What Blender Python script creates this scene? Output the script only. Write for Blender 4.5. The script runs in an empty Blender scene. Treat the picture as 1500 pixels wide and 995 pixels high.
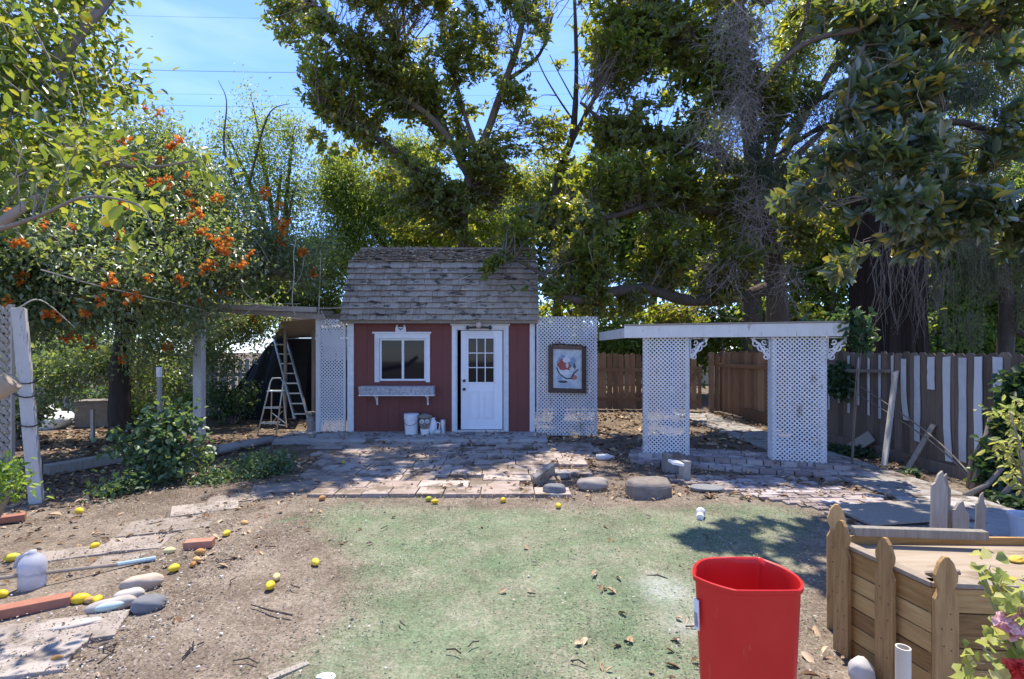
import bpy, math, random
import numpy as np
from mathutils import Vector, Matrix, Euler
R = math.radians
rnd = random.Random(7)
rng = np.random.default_rng(11)
sc = bpy.context.scene
col = sc.collection
F, HZ, CX, EYE = 750.0, 515.0, 750.0, 1.6

def at(px, py, Y):
    return Vector(((px - CX) * Y / F, Y, EYE - (py - HZ) * Y / F))
def G(px, py, z=0.0):
    Y = (EYE - z) * F / (py - HZ)
    return Vector(((px - CX) * Y / F, Y, z))

# ------------------------------------------------------------------ camera, light
cam = bpy.data.objects.new('camera', bpy.data.cameras.new('camera')); col.objects.link(cam)
cam.location = (0, 0, EYE); cam.rotation_euler = (R(90), 0, 0)
cam.data.lens = 18; cam.data.sensor_width = 36; cam.data.shift_y = 17.5 / 1500
cam.data.clip_end = 1000; cam.data.clip_start = 0.05
sc.camera = cam
SUN_EL, SUN_AZ = R(69), R(5)         # azimuth measured from +Y towards +X
sd = Vector((math.sin(SUN_AZ) * math.cos(SUN_EL), math.cos(SUN_AZ) * math.cos(SUN_EL), math.sin(SUN_EL)))
sun = bpy.data.objects.new('sun', bpy.data.lights.new('sun', 'SUN')); col.objects.link(sun)
sun.data.energy = 2.75; sun.data.angle = R(0.5); sun.data.color = (1, 0.93, 0.82)
sun.rotation_euler = (-sd).to_track_quat('-Z', 'Y').to_euler(); sun.location = (5, 10, 20)
w = bpy.data.worlds.new("World"); sc.world = w; w.use_nodes = True
nt = w.node_tree; nt.nodes.clear()
sky = nt.nodes.new('ShaderNodeTexSky'); sky.sky_type = 'NISHITA'; sky.sun_disc = False
sky.sun_elevation = SUN_EL; sky.sun_rotation = SUN_AZ; sky.air_density = 1.0; sky.dust_density = 0.0; sky.ozone_density = 5.0; sky.altitude = 1500
bg = nt.nodes.new('ShaderNodeBackground'); bg.inputs[1].default_value = 0.14
wo = nt.nodes.new('ShaderNodeOutputWorld')
tc = nt.nodes.new('ShaderNodeTexCoord'); mp = nt.nodes.new('ShaderNodeMapping'); mp.inputs['Scale'].default_value = (1.2, 1.2, 5)
nz = nt.nodes.new('ShaderNodeTexNoise'); nz.inputs['Scale'].default_value = 2.2; nz.inputs['Detail'].default_value = 6
rp = nt.nodes.new('ShaderNodeValToRGB'); rp.color_ramp.elements[0].position = .5; rp.color_ramp.elements[1].position = .78
rp.color_ramp.elements[1].color = (.20, .20, .20, 1)
mx = nt.nodes.new('ShaderNodeMix'); mx.data_type = 'RGBA'; mx.inputs[7].default_value = (4.6, 5.0, 5.6, 1)
L = nt.links.new
L(tc.outputs['Generated'], mp.inputs[0]); L(mp.outputs[0], nz.inputs['Vector']); L(nz.outputs[0], rp.inputs[0])
tn = nt.nodes.new('ShaderNodeMix'); tn.data_type = 'RGBA'; tn.blend_type = 'MULTIPLY'; tn.inputs[0].default_value = 1; tn.inputs[7].default_value = (.73, .77, .98, 1)
L(sky.outputs[0], tn.inputs[6]); L(rp.outputs[0], mx.inputs[0]); L(tn.outputs[2], mx.inputs[6]); L(mx.outputs[2], bg.inputs[0]); L(bg.outputs[0], wo.inputs[0])
sc.view_settings.view_transform = 'Standard'; sc.view_settings.look = 'None'; sc.view_settings.gamma = 1
sc.view_settings.exposure = 1.62
sc.render.engine = 'CYCLES'
sc.cycles.max_bounces = 8; sc.cycles.diffuse_bounces = 6; sc.cycles.glossy_bounces = 3; sc.cycles.transmission_bounces = 6
sc.cycles.use_denoising = True

# ------------------------------------------------------------------ materials
def newmat(name):
    m = bpy.data.materials.new(name); m.use_nodes = True
    n = m.node_tree; n.nodes.clear()
    return m, n, n.nodes.new('ShaderNodeOutputMaterial')
def ramp(n, stops):
    r = n.nodes.new('ShaderNodeValToRGB'); e = r.color_ramp.elements
    while len(e) < len(stops): e.new(.5)
    for i, (p, c) in enumerate(stops):
        e[i].position = p; e[i].color = (*c, 1)
    return r
def math_n(n, op, a, b=None):
    q = n.nodes.new('ShaderNodeMath'); q.operation = op
    for i, v in enumerate((a, b)):
        if v is None: continue
        if isinstance(v, (int, float)): q.inputs[i].default_value = v
        else: n.links.new(v, q.inputs[i])
    return q.outputs[0]
def mixc(n, f, a, b):
    q = n.nodes.new('ShaderNodeMix'); q.data_type = 'RGBA'
    for i, v in ((0, f), (6, a), (7, b)):
        if isinstance(v, (int, float)): q.inputs[i].default_value = v
        elif isinstance(v, tuple): q.inputs[i].default_value = (*v, 1)
        else: n.links.new(v, q.inputs[i])
    return q.outputs[2]
def noise(n, scale, detail=5, stretch=(1, 1, 1), rough=.6, coord='Object'):
    t = n.nodes.new('ShaderNodeTexCoord'); m = n.nodes.new('ShaderNodeMapping'); m.inputs['Scale'].default_value = stretch
    z = n.nodes.new('ShaderNodeTexNoise'); z.inputs['Scale'].default_value = scale; z.inputs['Detail'].default_value = detail
    z.inputs['Roughness'].default_value = rough
    n.links.new(t.outputs[coord], m.inputs[0]); n.links.new(m.outputs[0], z.inputs['Vector'])
    return z.outputs[0]
def attr(n, name):
    a = n.nodes.new('ShaderNodeAttribute'); a.attribute_name = name
    return a.outputs['Fac']
def surf(name, cols, scale=6, stretch=(1, 1, 1), rough=.8, bump=.3, tone=.5, wear=None, spec=.3, metal=0, dist=.01, trans=0):
    """cols: dark, mid, light; colour picked by noise and by each piece's own tone; wear=(colour, scale, threshold, stretch)"""
    m, n, out = newmat(name)
    b = n.nodes.new('ShaderNodeBsdfPrincipled')
    f = noise(n, scale, 7, stretch, .65)
    f2 = math_n(n, 'ADD', math_n(n, 'MULTIPLY', math_n(n, 'SUBTRACT', f, .5), 1.7), .5)
    k = math_n(n, 'ADD', math_n(n, 'MULTIPLY', f2, 1 - tone), math_n(n, 'MULTIPLY', attr(n, 'tone'), tone))
    if len(cols) == 2: cols = (cols[0], tuple((x + y) / 2 for x, y in zip(*cols)), cols[1])
    r = ramp(n, [(.12, cols[0]), (.5, cols[1]), (.88, cols[2])]); n.links.new(k, r.inputs[0])
    c = r.outputs[0]
    if wear:
        wn = noise(n, wear[1], 8, wear[3] if len(wear) > 3 else (1, 1, 1), .7)
        wr = ramp(n, [(wear[2], (0, 0, 0)), (wear[2] + .07, (1, 1, 1))]); n.links.new(wn, wr.inputs[0])
        c = mixc(n, wr.outputs[0], c, wear[0])
    n.links.new(c, b.inputs['Base Color'])
    b.inputs['Roughness'].default_value = rough; b.inputs['Specular IOR Level'].default_value = spec; b.inputs['Metallic'].default_value = metal
    if trans: b.inputs['Transmission Weight'].default_value = trans
    if bump:
        bp = n.nodes.new('ShaderNodeBump'); bp.inputs['Strength'].default_value = bump; bp.inputs['Distance'].default_value = dist
        n.links.new(f, bp.inputs['Height']); n.links.new(bp.outputs[0], b.inputs['Normal'])
    n.links.new(b.outputs[0], out.inputs[0])
    return m
def leafmat(name, stops, tcol, tfac=.45, rough=.42, spec=.5, under=None):
    m, n, out = newmat(name)
    r = ramp(n, stops); n.links.new(attr(n, 'tone'), r.inputs[0])
    c = r.outputs[0]
    if under:
        g = n.nodes.new('ShaderNodeNewGeometry'); c = mixc(n, g.outputs['Backfacing'], c, under)
    b = n.nodes.new('ShaderNodeBsdfPrincipled'); n.links.new(c, b.inputs['Base Color'])
    b.inputs['Roughness'].default_value = rough; b.inputs['Specular IOR Level'].default_value = spec
    t = n.nodes.new('ShaderNodeBsdfTranslucent')
    tr = ramp(n, [(0, (tcol[0] * .5, tcol[1] * .62, tcol[2] * .7)), (.55, tcol), (1, (min(.9, tcol[0] * 1.45), min(.85, tcol[1] * 1.12), tcol[2]))]); n.links.new(attr(n, 'tone'), tr.inputs[0])
    n.links.new(tr.outputs[0], t.inputs[0])
    s = n.nodes.new('ShaderNodeMixShader'); s.inputs[0].default_value = tfac
    n.links.new(b.outputs[0], s.inputs[1]); n.links.new(t.outputs[0], s.inputs[2]); n.links.new(s.outputs[0], out.inputs[0])
    return m
def glassmat(name, tint=(.010, .010, .013), rough=.04):
    m, n, out = newmat(name)
    b = n.nodes.new('ShaderNodeBsdfPrincipled'); b.inputs['Base Color'].default_value = (*tint, 1)
    b.inputs['Roughness'].default_value = rough; b.inputs['Specular IOR Level'].default_value = .22
    n.links.new(b.outputs[0], out.inputs[0]); return m

WHITE = surf('white_paint', ((.55, .55, .55), (.70, .70, .70), (.78, .78, .78)), 9, rough=.6, bump=.15, wear=((.40, .36, .31), 14, .62, (1, 1, .35)))
WHITE2 = surf('lattice_paint', ((.54, .53, .53), (.68, .67, .67), (.77, .76, .75)), 4, rough=.6, bump=.05, wear=((.40, .365, .32), 6, .60, (1, 1, .5)))
OLDWHITE = surf('old_white_paint', ((.42, .39, .36), (.57, .545, .515), (.67, .65, .62)), 8, (1, 1, .4), rough=.75, bump=.3, wear=((.30, .26, .22), 11, .60, (2, 2, .4)))
REDWALL = surf('red_wall_paint', ((.145, .048, .038), (.17, .056, .045), (.195, .068, .055)), 3, (3, 3, .6), rough=.7, bump=.08, wear=((.12, .05, .045), 4, .66, (1, 1, .3)))
SHINGLE = surf('shingle_wood', ((.19, .152, .115), (.32, .268, .212), (.44, .38, .31)), 9, (3, 1, 1), rough=.9, bump=.5, tone=.38, wear=((.06, .05, .04), 3.0, .55, (1.2, 1, 3.4)))
FENCE = surf('fence_wood', ((.095, .068, .05), (.18, .132, .10), (.27, .21, .165)), 7, (5, 5, .5), rough=.9, bump=.5)
FENCEB = surf('brown_fence_wood', ((.14, .078, .045), (.27, .16, .095), (.40, .26, .16)), 7, (5, 5, .5), rough=.9, bump=.5)
PALEWOOD = surf('pale_weathered_wood', ((.26, .22, .18), (.40, .35, .29), (.52, .46, .39)), 8, (4, 4, .5), rough=.9, bump=.5)
CEDAR = surf('cedar_board', ((.15, .075, .026), (.36, .205, .070), (.58, .38, .16)), 7, (.8, .8, 9), rough=.8, bump=.6, tone=.55, wear=((.10, .055, .03), 7, .64, (1, 1, 2)))
PICKET = surf('picket_wood', ((.25, .135, .050), (.46, .28, .115), (.62, .42, .21)), 8, (8, 8, .7), rough=.8, bump=.6, wear=((.15, .09, .05), 11, .645, (1.3, 1.3, .7)))
PLY = surf('plywood', ((.21, .155, .10), (.32, .25, .175), (.43, .355, .265)), 5, (.6, 6, 6), rough=.85, bump=.4, wear=((.20, .145, .095), 3, .57, (.5, 2, 2)))
GREYWOOD = surf('grey_driftwood', ((.17, .145, .115), (.31, .27, .22), (.44, .39, .33)), 8, (6, 6, .5), rough=.9, bump=.6)
BARK = surf('bark', ((.045, .036, .028), (.095, .075, .058), (.16, .13, .10)), 8, (2, 2, .5), rough=.95, bump=.8, dist=.03)
DARKBARK = surf('dark_bark', ((.02, .016, .013), (.045, .035, .028), (.085, .065, .05)), 9, (2, 2, .4), rough=.95, bump=.8, dist=.03)
REDBARK = surf('redwood_bark', ((.022, .014, .010), (.060, .038, .027), (.13, .085, .06)), 3, (5, 5, .35), rough=.95, bump=1, dist=.08)
TWIG = surf('twig_bark', ((.12, .095, .075), (.22, .18, .145), (.33, .28, .23)), 5, rough=.9, bump=.2)
PALETWIG = surf('pale_dry_stem', ((.30, .26, .21), (.46, .41, .34), (.58, .53, .46)), 5, rough=.85, bump=.2)
STONE = surf('grey_stone', ((.15, .125, .105), (.24, .205, .175), (.34, .30, .265)), 12, rough=.9, bump=.5)
PALESTONE = surf('pale_stone', ((.32, .285, .25), (.43, .39, .345), (.53, .49, .44)), 10, rough=.9, bump=.3)
DARKSTONE = surf('dark_stone', ((.10, .10, .105), (.15, .15, .155), (.21, .21, .215)), 14, rough=.85, bump=.4)
TANSTONE = surf('tan_stone', ((.36, .27, .20), (.47, .37, .28), (.56, .45, .35)), 10, rough=.9, bump=.3)
CONC = surf('concrete', ((.22, .20, .18), (.32, .295, .27), (.42, .39, .36)), 7, rough=.95, bump=.4, wear=((.15, .12, .095), 3, .53))
PAVER = surf('paver', ((.26, .195, .155), (.36, .29, .245), (.46, .395, .345)), 7, rough=.95, bump=.5, wear=((.175, .135, .10), 3.0, .50), tone=.45)
FLAG = surf('flagstone', ((.23, .19, .155), (.32, .27, .23), (.40, .35, .30)), 6, rough=.95, bump=.6, wear=((.225, .185, .150), 4.2, .50), tone=.5)
OLDBRICK = surf('old_brick', ((.20, .155, .14), (.33, .27, .25), (.46, .41, .39)), 9, rough=.92, bump=.4, wear=((.16, .125, .10), 3, .56), tone=.65)
BRICK = surf('red_brick', ((.28, .11, .07), (.38, .17, .11), (.45, .24, .17)), 14, rough=.9, bump=.4)
ALU = surf('aluminium', ((.45, .45, .44), (.60, .60, .58), (.70, .70, .68)), 12, rough=.42, bump=.1, metal=.75)
DARKMETAL = surf('dark_metal', ((.02, .02, .02), (.04, .038, .035), (.07, .065, .06)), 12, rough=.5, bump=.1)
GLASS = glassmat('window_glass')
BLACK = surf('black_tarp', ((.006, .006, .006), (.012, .012, .012), (.022, .022, .022)), 4, rough=.7, bump=.4, dist=.05)
REDPL = surf('red_plastic', ((.52, .016, .013), (.58, .020, .016), (.63, .03, .022)), 6, rough=.38, bump=.02, spec=.4, wear=((.58, .10, .07), 10, .615, (2.5, 2.5, .5)))
WPL = surf('white_plastic', ((.66, .66, .67), (.74, .74, .75), (.80, .80, .80)), 6, rough=.4, bump=.03, wear=((.5, .48, .44), 8, .68))
TPL = surf('translucent_plastic', ((.70, .70, .74), (.78, .78, .82), (.84, .84, .88)), 6, rough=.35, bump=.03, trans=.45)
TPLW = surf('milky_plastic', ((.62, .62, .66), (.72, .72, .77), (.82, .82, .86)), 5, rough=.45, bump=.1, trans=.5)
FOIL = surf('mottled_metal', ((.16, .16, .18), (.45, .45, .48), (.75, .75, .78)), 26, rough=.5, bump=.3, tone=.1)
PICFRAME = surf('old_frame_wood', ((.05, .03, .02), (.10, .062, .042), (.16, .10, .07)), 10, rough=.7, bump=.3)
CANVAS = surf('weathered_canvas', ((.26, .33, .40), (.47, .51, .53), (.66, .66, .63)), 7, rough=.85, bump=.2, tone=.1)
PAINTR = surf('faded_red_paint', ((.33, .08, .06), (.42, .13, .10), (.52, .24, .19)), 16, rough=.8, bump=.1)
PAINTB = surf('faded_blue_paint', ((.12, .20, .34), (.22, .30, .42), (.40, .46, .54)), 14, rough=.8, bump=.1)
PAINTW = surf('chalk_white_paint', ((.50, .50, .50), (.62, .62, .62), (.72, .72, .72)), 18, rough=.8, bump=.1)
PAINTG = surf('dark_green_paint', ((.04, .06, .05), (.07, .09, .08), (.11, .13, .12)), 18, rough=.8, bump=.1)
LEMON = surf('lemon_peel', ((.62, .40, .015), (.72, .50, .02), (.78, .58, .05)), 40, rough=.45, bump=.15, tone=.7, dist=.002)
OLDLEM = surf('dried_lemon_peel', ((.36, .17, .05), (.50, .26, .08), (.66, .42, .18)), 20, rough=.7, bump=.3, tone=.7, dist=.003)
PALELEM = surf('pale_lemon_peel', ((.60, .47, .16), (.70, .56, .22), (.76, .66, .36)), 20, rough=.6, bump=.2, tone=.7, dist=.003)
GRNLEM = surf('green_lemon_peel', ((.26, .28, .02), (.34, .36, .03), (.42, .42, .05)), 30, rough=.5, bump=.2, dist=.002)
ROOFTAN = surf('tan_roofing', ((.42, .36, .31), (.50, .44, .38), (.58, .52, .46)), 4, rough=.9, bump=.3)
STUCCO = surf('pale_stucco', ((.55, .53, .50), (.62, .60, .57), (.68, .66, .63)), 6, rough=.9, bump=.2)
GREYWALL = surf('grey_block', ((.12, .12, .12), (.18, .18, .175), (.24, .235, .23)), 5, rough=.95, bump=.4)
RUST = surf('rusty_red', ((.16, .05, .03), (.24, .08, .05), (.30, .12, .08)), 8, rough=.8, bump=.3)
WIRE = surf('wire_sheath', ((.02, .02, .022), (.03, .03, .033), (.05, .05, .05)), 8, rough=.7, bump=0)
LITTER = surf('dry_leaf', ((.13, .07, .035), (.32, .20, .11), (.52, .39, .25)), 30, rough=.85, bump=.2, tone=.85)
CHIP = surf('dry_chip', ((.11, .085, .062), (.26, .21, .16), (.47, .41, .34)), 20, rough=.95, bump=.2, tone=.95)
YELLEAF = surf('yellow_leaf', ((.50, .30, .03), (.62, .42, .06), (.70, .52, .12)), 20, rough=.7, bump=.1, tone=.8)
ORANGE = leafmat('orange_petal', [(0, (.55, .10, .012)), (.45, (.68, .16, .018)), (1, (.82, .40, .07))], (.85, .28, .04), .35, .5, .3)
PINK = leafmat('pink_petal', [(0, (.74, .26, .30)), (.5, (.82, .46, .48)), (1, (.86, .66, .66))], (.88, .5, .5), .35, .5, .3)
REDPET = leafmat('red_petal', [(0, (.60, .03, .02)), (.5, (.70, .05, .04)), (1, (.78, .12, .08))], (.8, .06, .04), .35, .5, .3)
L_VINE = leafmat('vine_leaf', [(0, (.075, .115, .055)), (.6, (.145, .195, .105)), (.93, (.22, .265, .15)), (1, (.30, .32, .10))], (.42, .54, .10), .38, .40, 1.0)
L_CITRUS = leafmat('citrus_leaf', [(0, (.04, .075, .02)), (.6, (.085, .145, .03)), (.92, (.15, .21, .04)), (1, (.45, .38, .05))], (.44, .52, .05), .40, .38, .5)
L_MAG = leafmat('magnolia_leaf', [(0, (.040, .064, .024)), (.55, (.075, .110, .036)), (.78, (.13, .16, .045)), (.9, (.26, .24, .05)), (1, (.44, .34, .06))], (.56, .62, .05), .42, .34, .65, under=(.10, .115, .045))
L_MAGB = leafmat('glossy_magnolia_leaf', [(0, (.042, .078, .060)), (.6, (.075, .120, .088)), (.82, (.12, .165, .08)), (.90, (.42, .33, .05)), (1, (.50, .36, .05))], (.46, .54, .07), .22, .30, 1.0, under=(.070, .090, .045))
L_GREEN = leafmat('bright_leaf', [(0, (.07, .11, .03)), (.6, (.12, .18, .045)), (1, (.21, .27, .07))], (.44, .58, .07), .45, .45, .4)
L_DROOP = leafmat('drooping_leaf', [(0, (.065, .11, .025)), (.6, (.12, .185, .04)), (1, (.21, .28, .065))], (.50, .64, .07), .5, .45, .45)
L_DARK = leafmat('dark_leaf', [(0, (.042, .068, .026)), (.6, (.085, .12, .042)), (1, (.15, .185, .06))], (.46, .54, .08), .45, .42, .5)
L_WILLOW = leafmat('willow_leaf', [(0, (.07, .09, .05)), (.6, (.13, .155, .085)), (1, (.22, .245, .14))], (.30, .34, .14), .4, .5, .4)
L_REDW = leafmat('redwood_needle', [(0, (.018, .034, .022)), (.6, (.034, .056, .034)), (1, (.06, .085, .045))], (.16, .22, .07), .3, .5, .4)
L_SHRUB = leafmat('shrub_leaf', [(0, (.055, .105, .055)), (.6, (.095, .155, .08)), (1, (.16, .22, .11))], (.26, .40, .08), .35, .4, .5)
L_IVY = leafmat('ivy_leaf', [(0, (.018, .05, .024)), (.6, (.032, .075, .034)), (1, (.07, .12, .05))], (.18, .30, .06), .3, .4, .5)
L_GERAN = leafmat('geranium_leaf', [(0, (.22, .26, .06)), (.6, (.38, .40, .11)), (1, (.58, .53, .22))], (.60, .64, .14), .4, .55, .3)
L_YOUNG = leafmat('young_leaf', [(0, (.10, .19, .035)), (.6, (.17, .28, .05)), (1, (.27, .38, .09))], (.42, .60, .08), .42, .45, .4)

def groove(m, period, width=.05):
    n = m.node_tree; b = [x for x in n.nodes if x.type == 'BSDF_PRINCIPLED'][0]; bp = [x for x in n.nodes if x.type == 'BUMP'][0]
    t = n.nodes.new('ShaderNodeTexCoord'); sp = n.nodes.new('ShaderNodeSeparateXYZ'); n.links.new(t.outputs['Object'], sp.inputs[0])
    g = math_n(n, 'LESS_THAN', math_n(n, 'FRACT', math_n(n, 'MULTIPLY', math_n(n, 'ADD', sp.outputs[0], 20), 1 / period)), width)
    src = b.inputs['Base Color'].links[0].from_socket; n.links.new(mixc(n, math_n(n, 'MULTIPLY', g, .28), src, (.05, .02, .018)), b.inputs['Base Color'])
    h = bp.inputs['Height'].links[0].from_socket; n.links.new(math_n(n, 'SUBTRACT', math_n(n, 'MULTIPLY', h, .3), g), bp.inputs['Height']); bp.inputs['Strength'].default_value = .6
groove(REDWALL, .203)
# ------------------------------------------------------------------ mesh building
def link(o, parent=None):
    col.objects.link(o)
    if parent is not None:
        o.parent = parent
        o.matrix_parent_inverse = Matrix.Translation(-parent.location) if parent.rotation_euler[:] == (0, 0, 0) else parent.matrix_basis.inverted()
    return o
def tag(o, label=None, cat=None, group=None, kind=None):
    if label: o['label'] = label
    if cat: o['category'] = cat
    if group: o['group'] = group
    if kind: o['kind'] = kind
    return o
def empty(name, loc, label, cat, group=None):
    o = bpy.data.objects.new(name, None); o.location = loc; o.empty_display_size = .1
    col.objects.link(o); return tag(o, label, cat, group)

class MB:
    def __init__(s): s.v, s.f, s.t, s.m = [], [], [], []
    def add(s, vs, fs, tone=None, mi=0):
        if tone is None: tone = rnd.random()
        k = len(s.v); s.v += [tuple(v) for v in vs]
        for f in fs: s.f.append(tuple(i + k for i in f)); s.t.append(tone); s.m.append(mi)
        return s
    def box(s, c, d, rot=None, tone=None, mi=0):
        c = Vector(c); h = [x / 2 for x in d]
        M = rot if isinstance(rot, Matrix) else (Euler(rot).to_matrix() if rot else Matrix.Identity(3))
        vs = [c + M @ Vector((x * h[0], y * h[1], z * h[2])) for x in (-1, 1) for y in (-1, 1) for z in (-1, 1)]
        return s.add(vs, [(0, 1, 3, 2), (4, 6, 7, 5), (0, 4, 5, 1), (2, 3, 7, 6), (0, 2, 6, 4), (1, 5, 7, 3)], tone, mi)
    def span(s, a, b, tone=None, mi=0):
        return s.box([(x + y) / 2 for x, y in zip(a, b)], [abs(y - x) for x, y in zip(a, b)], None, tone, mi)
    def bar(s, a, b, wd, th, side=(0, 1, 0), tone=None, mi=0):
        """box from a to b; th along 'side', wd across"""
        a, b = Vector(a), Vector(b); z = (b - a); ln = z.length; z.normalize()
        y = Vector(side); y = (y - z * y.dot(z)).normalized(); x = y.cross(z)
        M = Matrix((x, y, z)).transposed()
        return s.box((a + b) / 2, (wd, th, ln), M, tone, mi)
    def extr(s, poly, org, ux, uy, depth, tone=None, mi=0):
        org, ux, uy = Vector(org), Vector(ux), Vector(uy); n = ux.cross(uy).normalized() * depth; k = len(poly)
        vs = [org + ux * p[0] + uy * p[1] for p in poly]; vs += [v + n for v in vs]
        fs = [tuple(range(k))[::-1], tuple(range(k, 2 * k))] + [(i, (i + 1) % k, k + (i + 1) % k, k + i) for i in range(k)]
        return s.add(vs, fs, tone, mi)
    def tube(s, pts, rad, n=7, tone=None, mi=0, wob=0):
        pts = [Vector(p) for p in pts]; k = len(pts)
        if isinstance(rad, (int, float)): rad = [rad] * k
        vs, fs = [], []; x = None
        for i, p in enumerate(pts):
            d = (pts[min(i + 1, k - 1)] - pts[max(i - 1, 0)]).normalized()
            if x is None: x = d.orthogonal().normalized()
            x = (x - d * x.dot(d)).normalized(); y = d.cross(x)
            for j in range(n):
                a = 2 * math.pi * j / n; r = rad[i] * (1 + (rnd.uniform(-wob, wob) if wob else 0))
                vs.append(p + (x * math.cos(a) + y * math.sin(a)) * r)
        for i in range(k - 1):
            for j in range(n):
                fs.append((i * n + j, i * n + (j + 1) % n, (i + 1) * n + (j + 1) % n, (i + 1) * n + j))
        fs += [tuple(range(n))[::-1], tuple(range((k - 1) * n, k * n))]
        return s.add(vs, fs, tone, mi)
    def lathe(s, prof, c, n=24, tone=None, mi=0, closed=True):
        c = Vector(c); vs = []
        for r, z in prof:
            for j in range(n):
                a = 2 * math.pi * j / n; vs.append(c + Vector((r * math.cos(a), r * math.sin(a), z)))
        fs = [(i * n + j, i * n + (j + 1) % n, (i + 1) * n + (j + 1) % n, (i + 1) * n + j) for i in range(len(prof) - 1) for j in range(n)]
        if closed: fs += [tuple(range(n))[::-1], tuple(range((len(prof) - 1) * n, len(prof) * n))]
        return s.add(vs, fs, tone, mi)
    def blob(s, c, r, jit=.12, n=14, m=9, flat=0, tone=None, mi=0, rz=0, tip=0):
        c = Vector(c); vs = []; ph = [rnd.uniform(0, 6.28) for _ in range(6)]
        Rz = Matrix.Rotation(rz, 3, 'Z')
        for i in range(m + 1):
            th = math.pi * i / m
            for j in range(n):
                a = 2 * math.pi * j / n
                k = 1 + jit * (math.sin(2 * a + ph[0]) * .6 + math.sin(3 * a + ph[1] + th * 2) * .4 + math.sin(2 * th + ph[2]) * .4)
                v = Vector((math.cos(th) * r[0] * (1 + tip * abs(math.cos(th)) ** 6), math.sin(th) * math.cos(a) * r[1] * k, math.sin(th) * math.sin(a) * r[2] * k))
                if flat:
                    nn = 1 + .05 * math.sin(5 * a + ph[3] + 3 * th) * math.sin(th) + .045 * math.sin(7 * th + ph[4] + 2 * a) * math.sin(th); v = v * nn
                if flat and v.z > r[2] * flat: v.z = r[2] * flat + (v.z - r[2] * flat) * .15
                vs.append(c + Rz @ v)
        fs = [(i * n + j, (i + 1) * n + j, (i + 1) * n + (j + 1) % n, i * n + (j + 1) % n) for i in range(m) for j in range(n)]
        return s.add(vs, fs, tone, mi)
    def build(s, name, mats, parent=None, smooth=False, bevel=0):
        if not isinstance(mats, (list, tuple)): mats = [mats]
        me = bpy.data.meshes.new(name); me.from_pydata(s.v, [], s.f)
        for m in mats: me.materials.append(m)
        me.polygons.foreach_set('material_index', s.m)
        if smooth: me.polygons.foreach_set('use_smooth', [True] * len(s.f))
        a = me.attributes.new('tone', 'FLOAT', 'FACE'); a.data.foreach_set('value', s.t)
        me.update()
        o = bpy.data.objects.new(name, me); link(o, parent)
        if bevel:
            b = o.modifiers.new('bevel', 'BEVEL'); b.width = bevel; b.segments = 2; b.limit_method = 'ANGLE'; b.angle_limit = R(40)
        return o

def np_mesh(name, V, Fc, tone, mat, parent=None, smooth=False):
    me = bpy.data.meshes.new(name); k = Fc.shape[1]
    me.vertices.add(len(V)); me.vertices.foreach_set('co', np.ascontiguousarray(V, dtype=np.float32).ravel())
    me.loops.add(Fc.size); me.loops.foreach_set('vertex_index', Fc.astype(np.int32).ravel())
    me.polygons.add(len(Fc)); me.polygons.foreach_set('loop_start', np.arange(0, Fc.size, k, dtype=np.int32))
    me.update(calc_edges=True)
    me.materials.append(mat)
    a = me.attributes.new('tone', 'FLOAT', 'FACE'); a.data.foreach_set('value', np.ascontiguousarray(tone, dtype=np.float32))
    if smooth: me.polygons.foreach_set('use_smooth', np.ones(len(Fc), dtype=bool))
    o = bpy.data.objects.new(name, me); return link(o, parent)
def unit(a): return a / (np.linalg.norm(a, axis=-1, keepdims=True) + 1e-9)
def leaves(name, P, D, N, Ln, Wd, mat, parent=None, shape='diamond', fold=.25, curl=.15, tone=None):
    n = len(P); D = unit(D); N = unit(N - D * (N * D).sum(1, keepdims=True)); S = np.cross(D, N)
    Ln = np.broadcast_to(np.asarray(Ln, float), (n,))[:, None]; Wd = np.broadcast_to(np.asarray(Wd, float), (n,))[:, None]
    if tone is None: tone = rng.random(n)
    if shape == 'diamond':
        V = np.stack([P, P + D * Ln * .45 + S * Wd * .5 + N * Wd * fold, P + D * Ln - N * Ln * curl, P + D * Ln * .45 - S * Wd * .5 + N * Wd * fold], 1)
        T = np.array([[0, 2, 1], [0, 3, 2]])
    else:
        c = curl * Ln
        V = np.stack([P, P + D * Ln * .28 + S * Wd * .42 + N * Wd * fold - N * c * .05, P + D * Ln * .68 + S * Wd * .46 + N * (Wd * fold - c * .4),
                      P + D * Ln - N * c, P + D * Ln * .68 - S * Wd * .46 + N * (Wd * fold - c * .4), P + D * Ln * .28 - S * Wd * .42 + N * Wd * fold - N * c * .05], 1)
        T = np.array([[0, 3, 2, 1], [0, 5, 4, 3]])
    k = V.shape[1]
    Fc = (np.arange(n)[:, None, None] * k + T[None]).reshape(-1, T.shape[1])
    return np_mesh(name, V.reshape(-1, 3), Fc, np.repeat(tone, len(T)), mat, parent)
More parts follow.
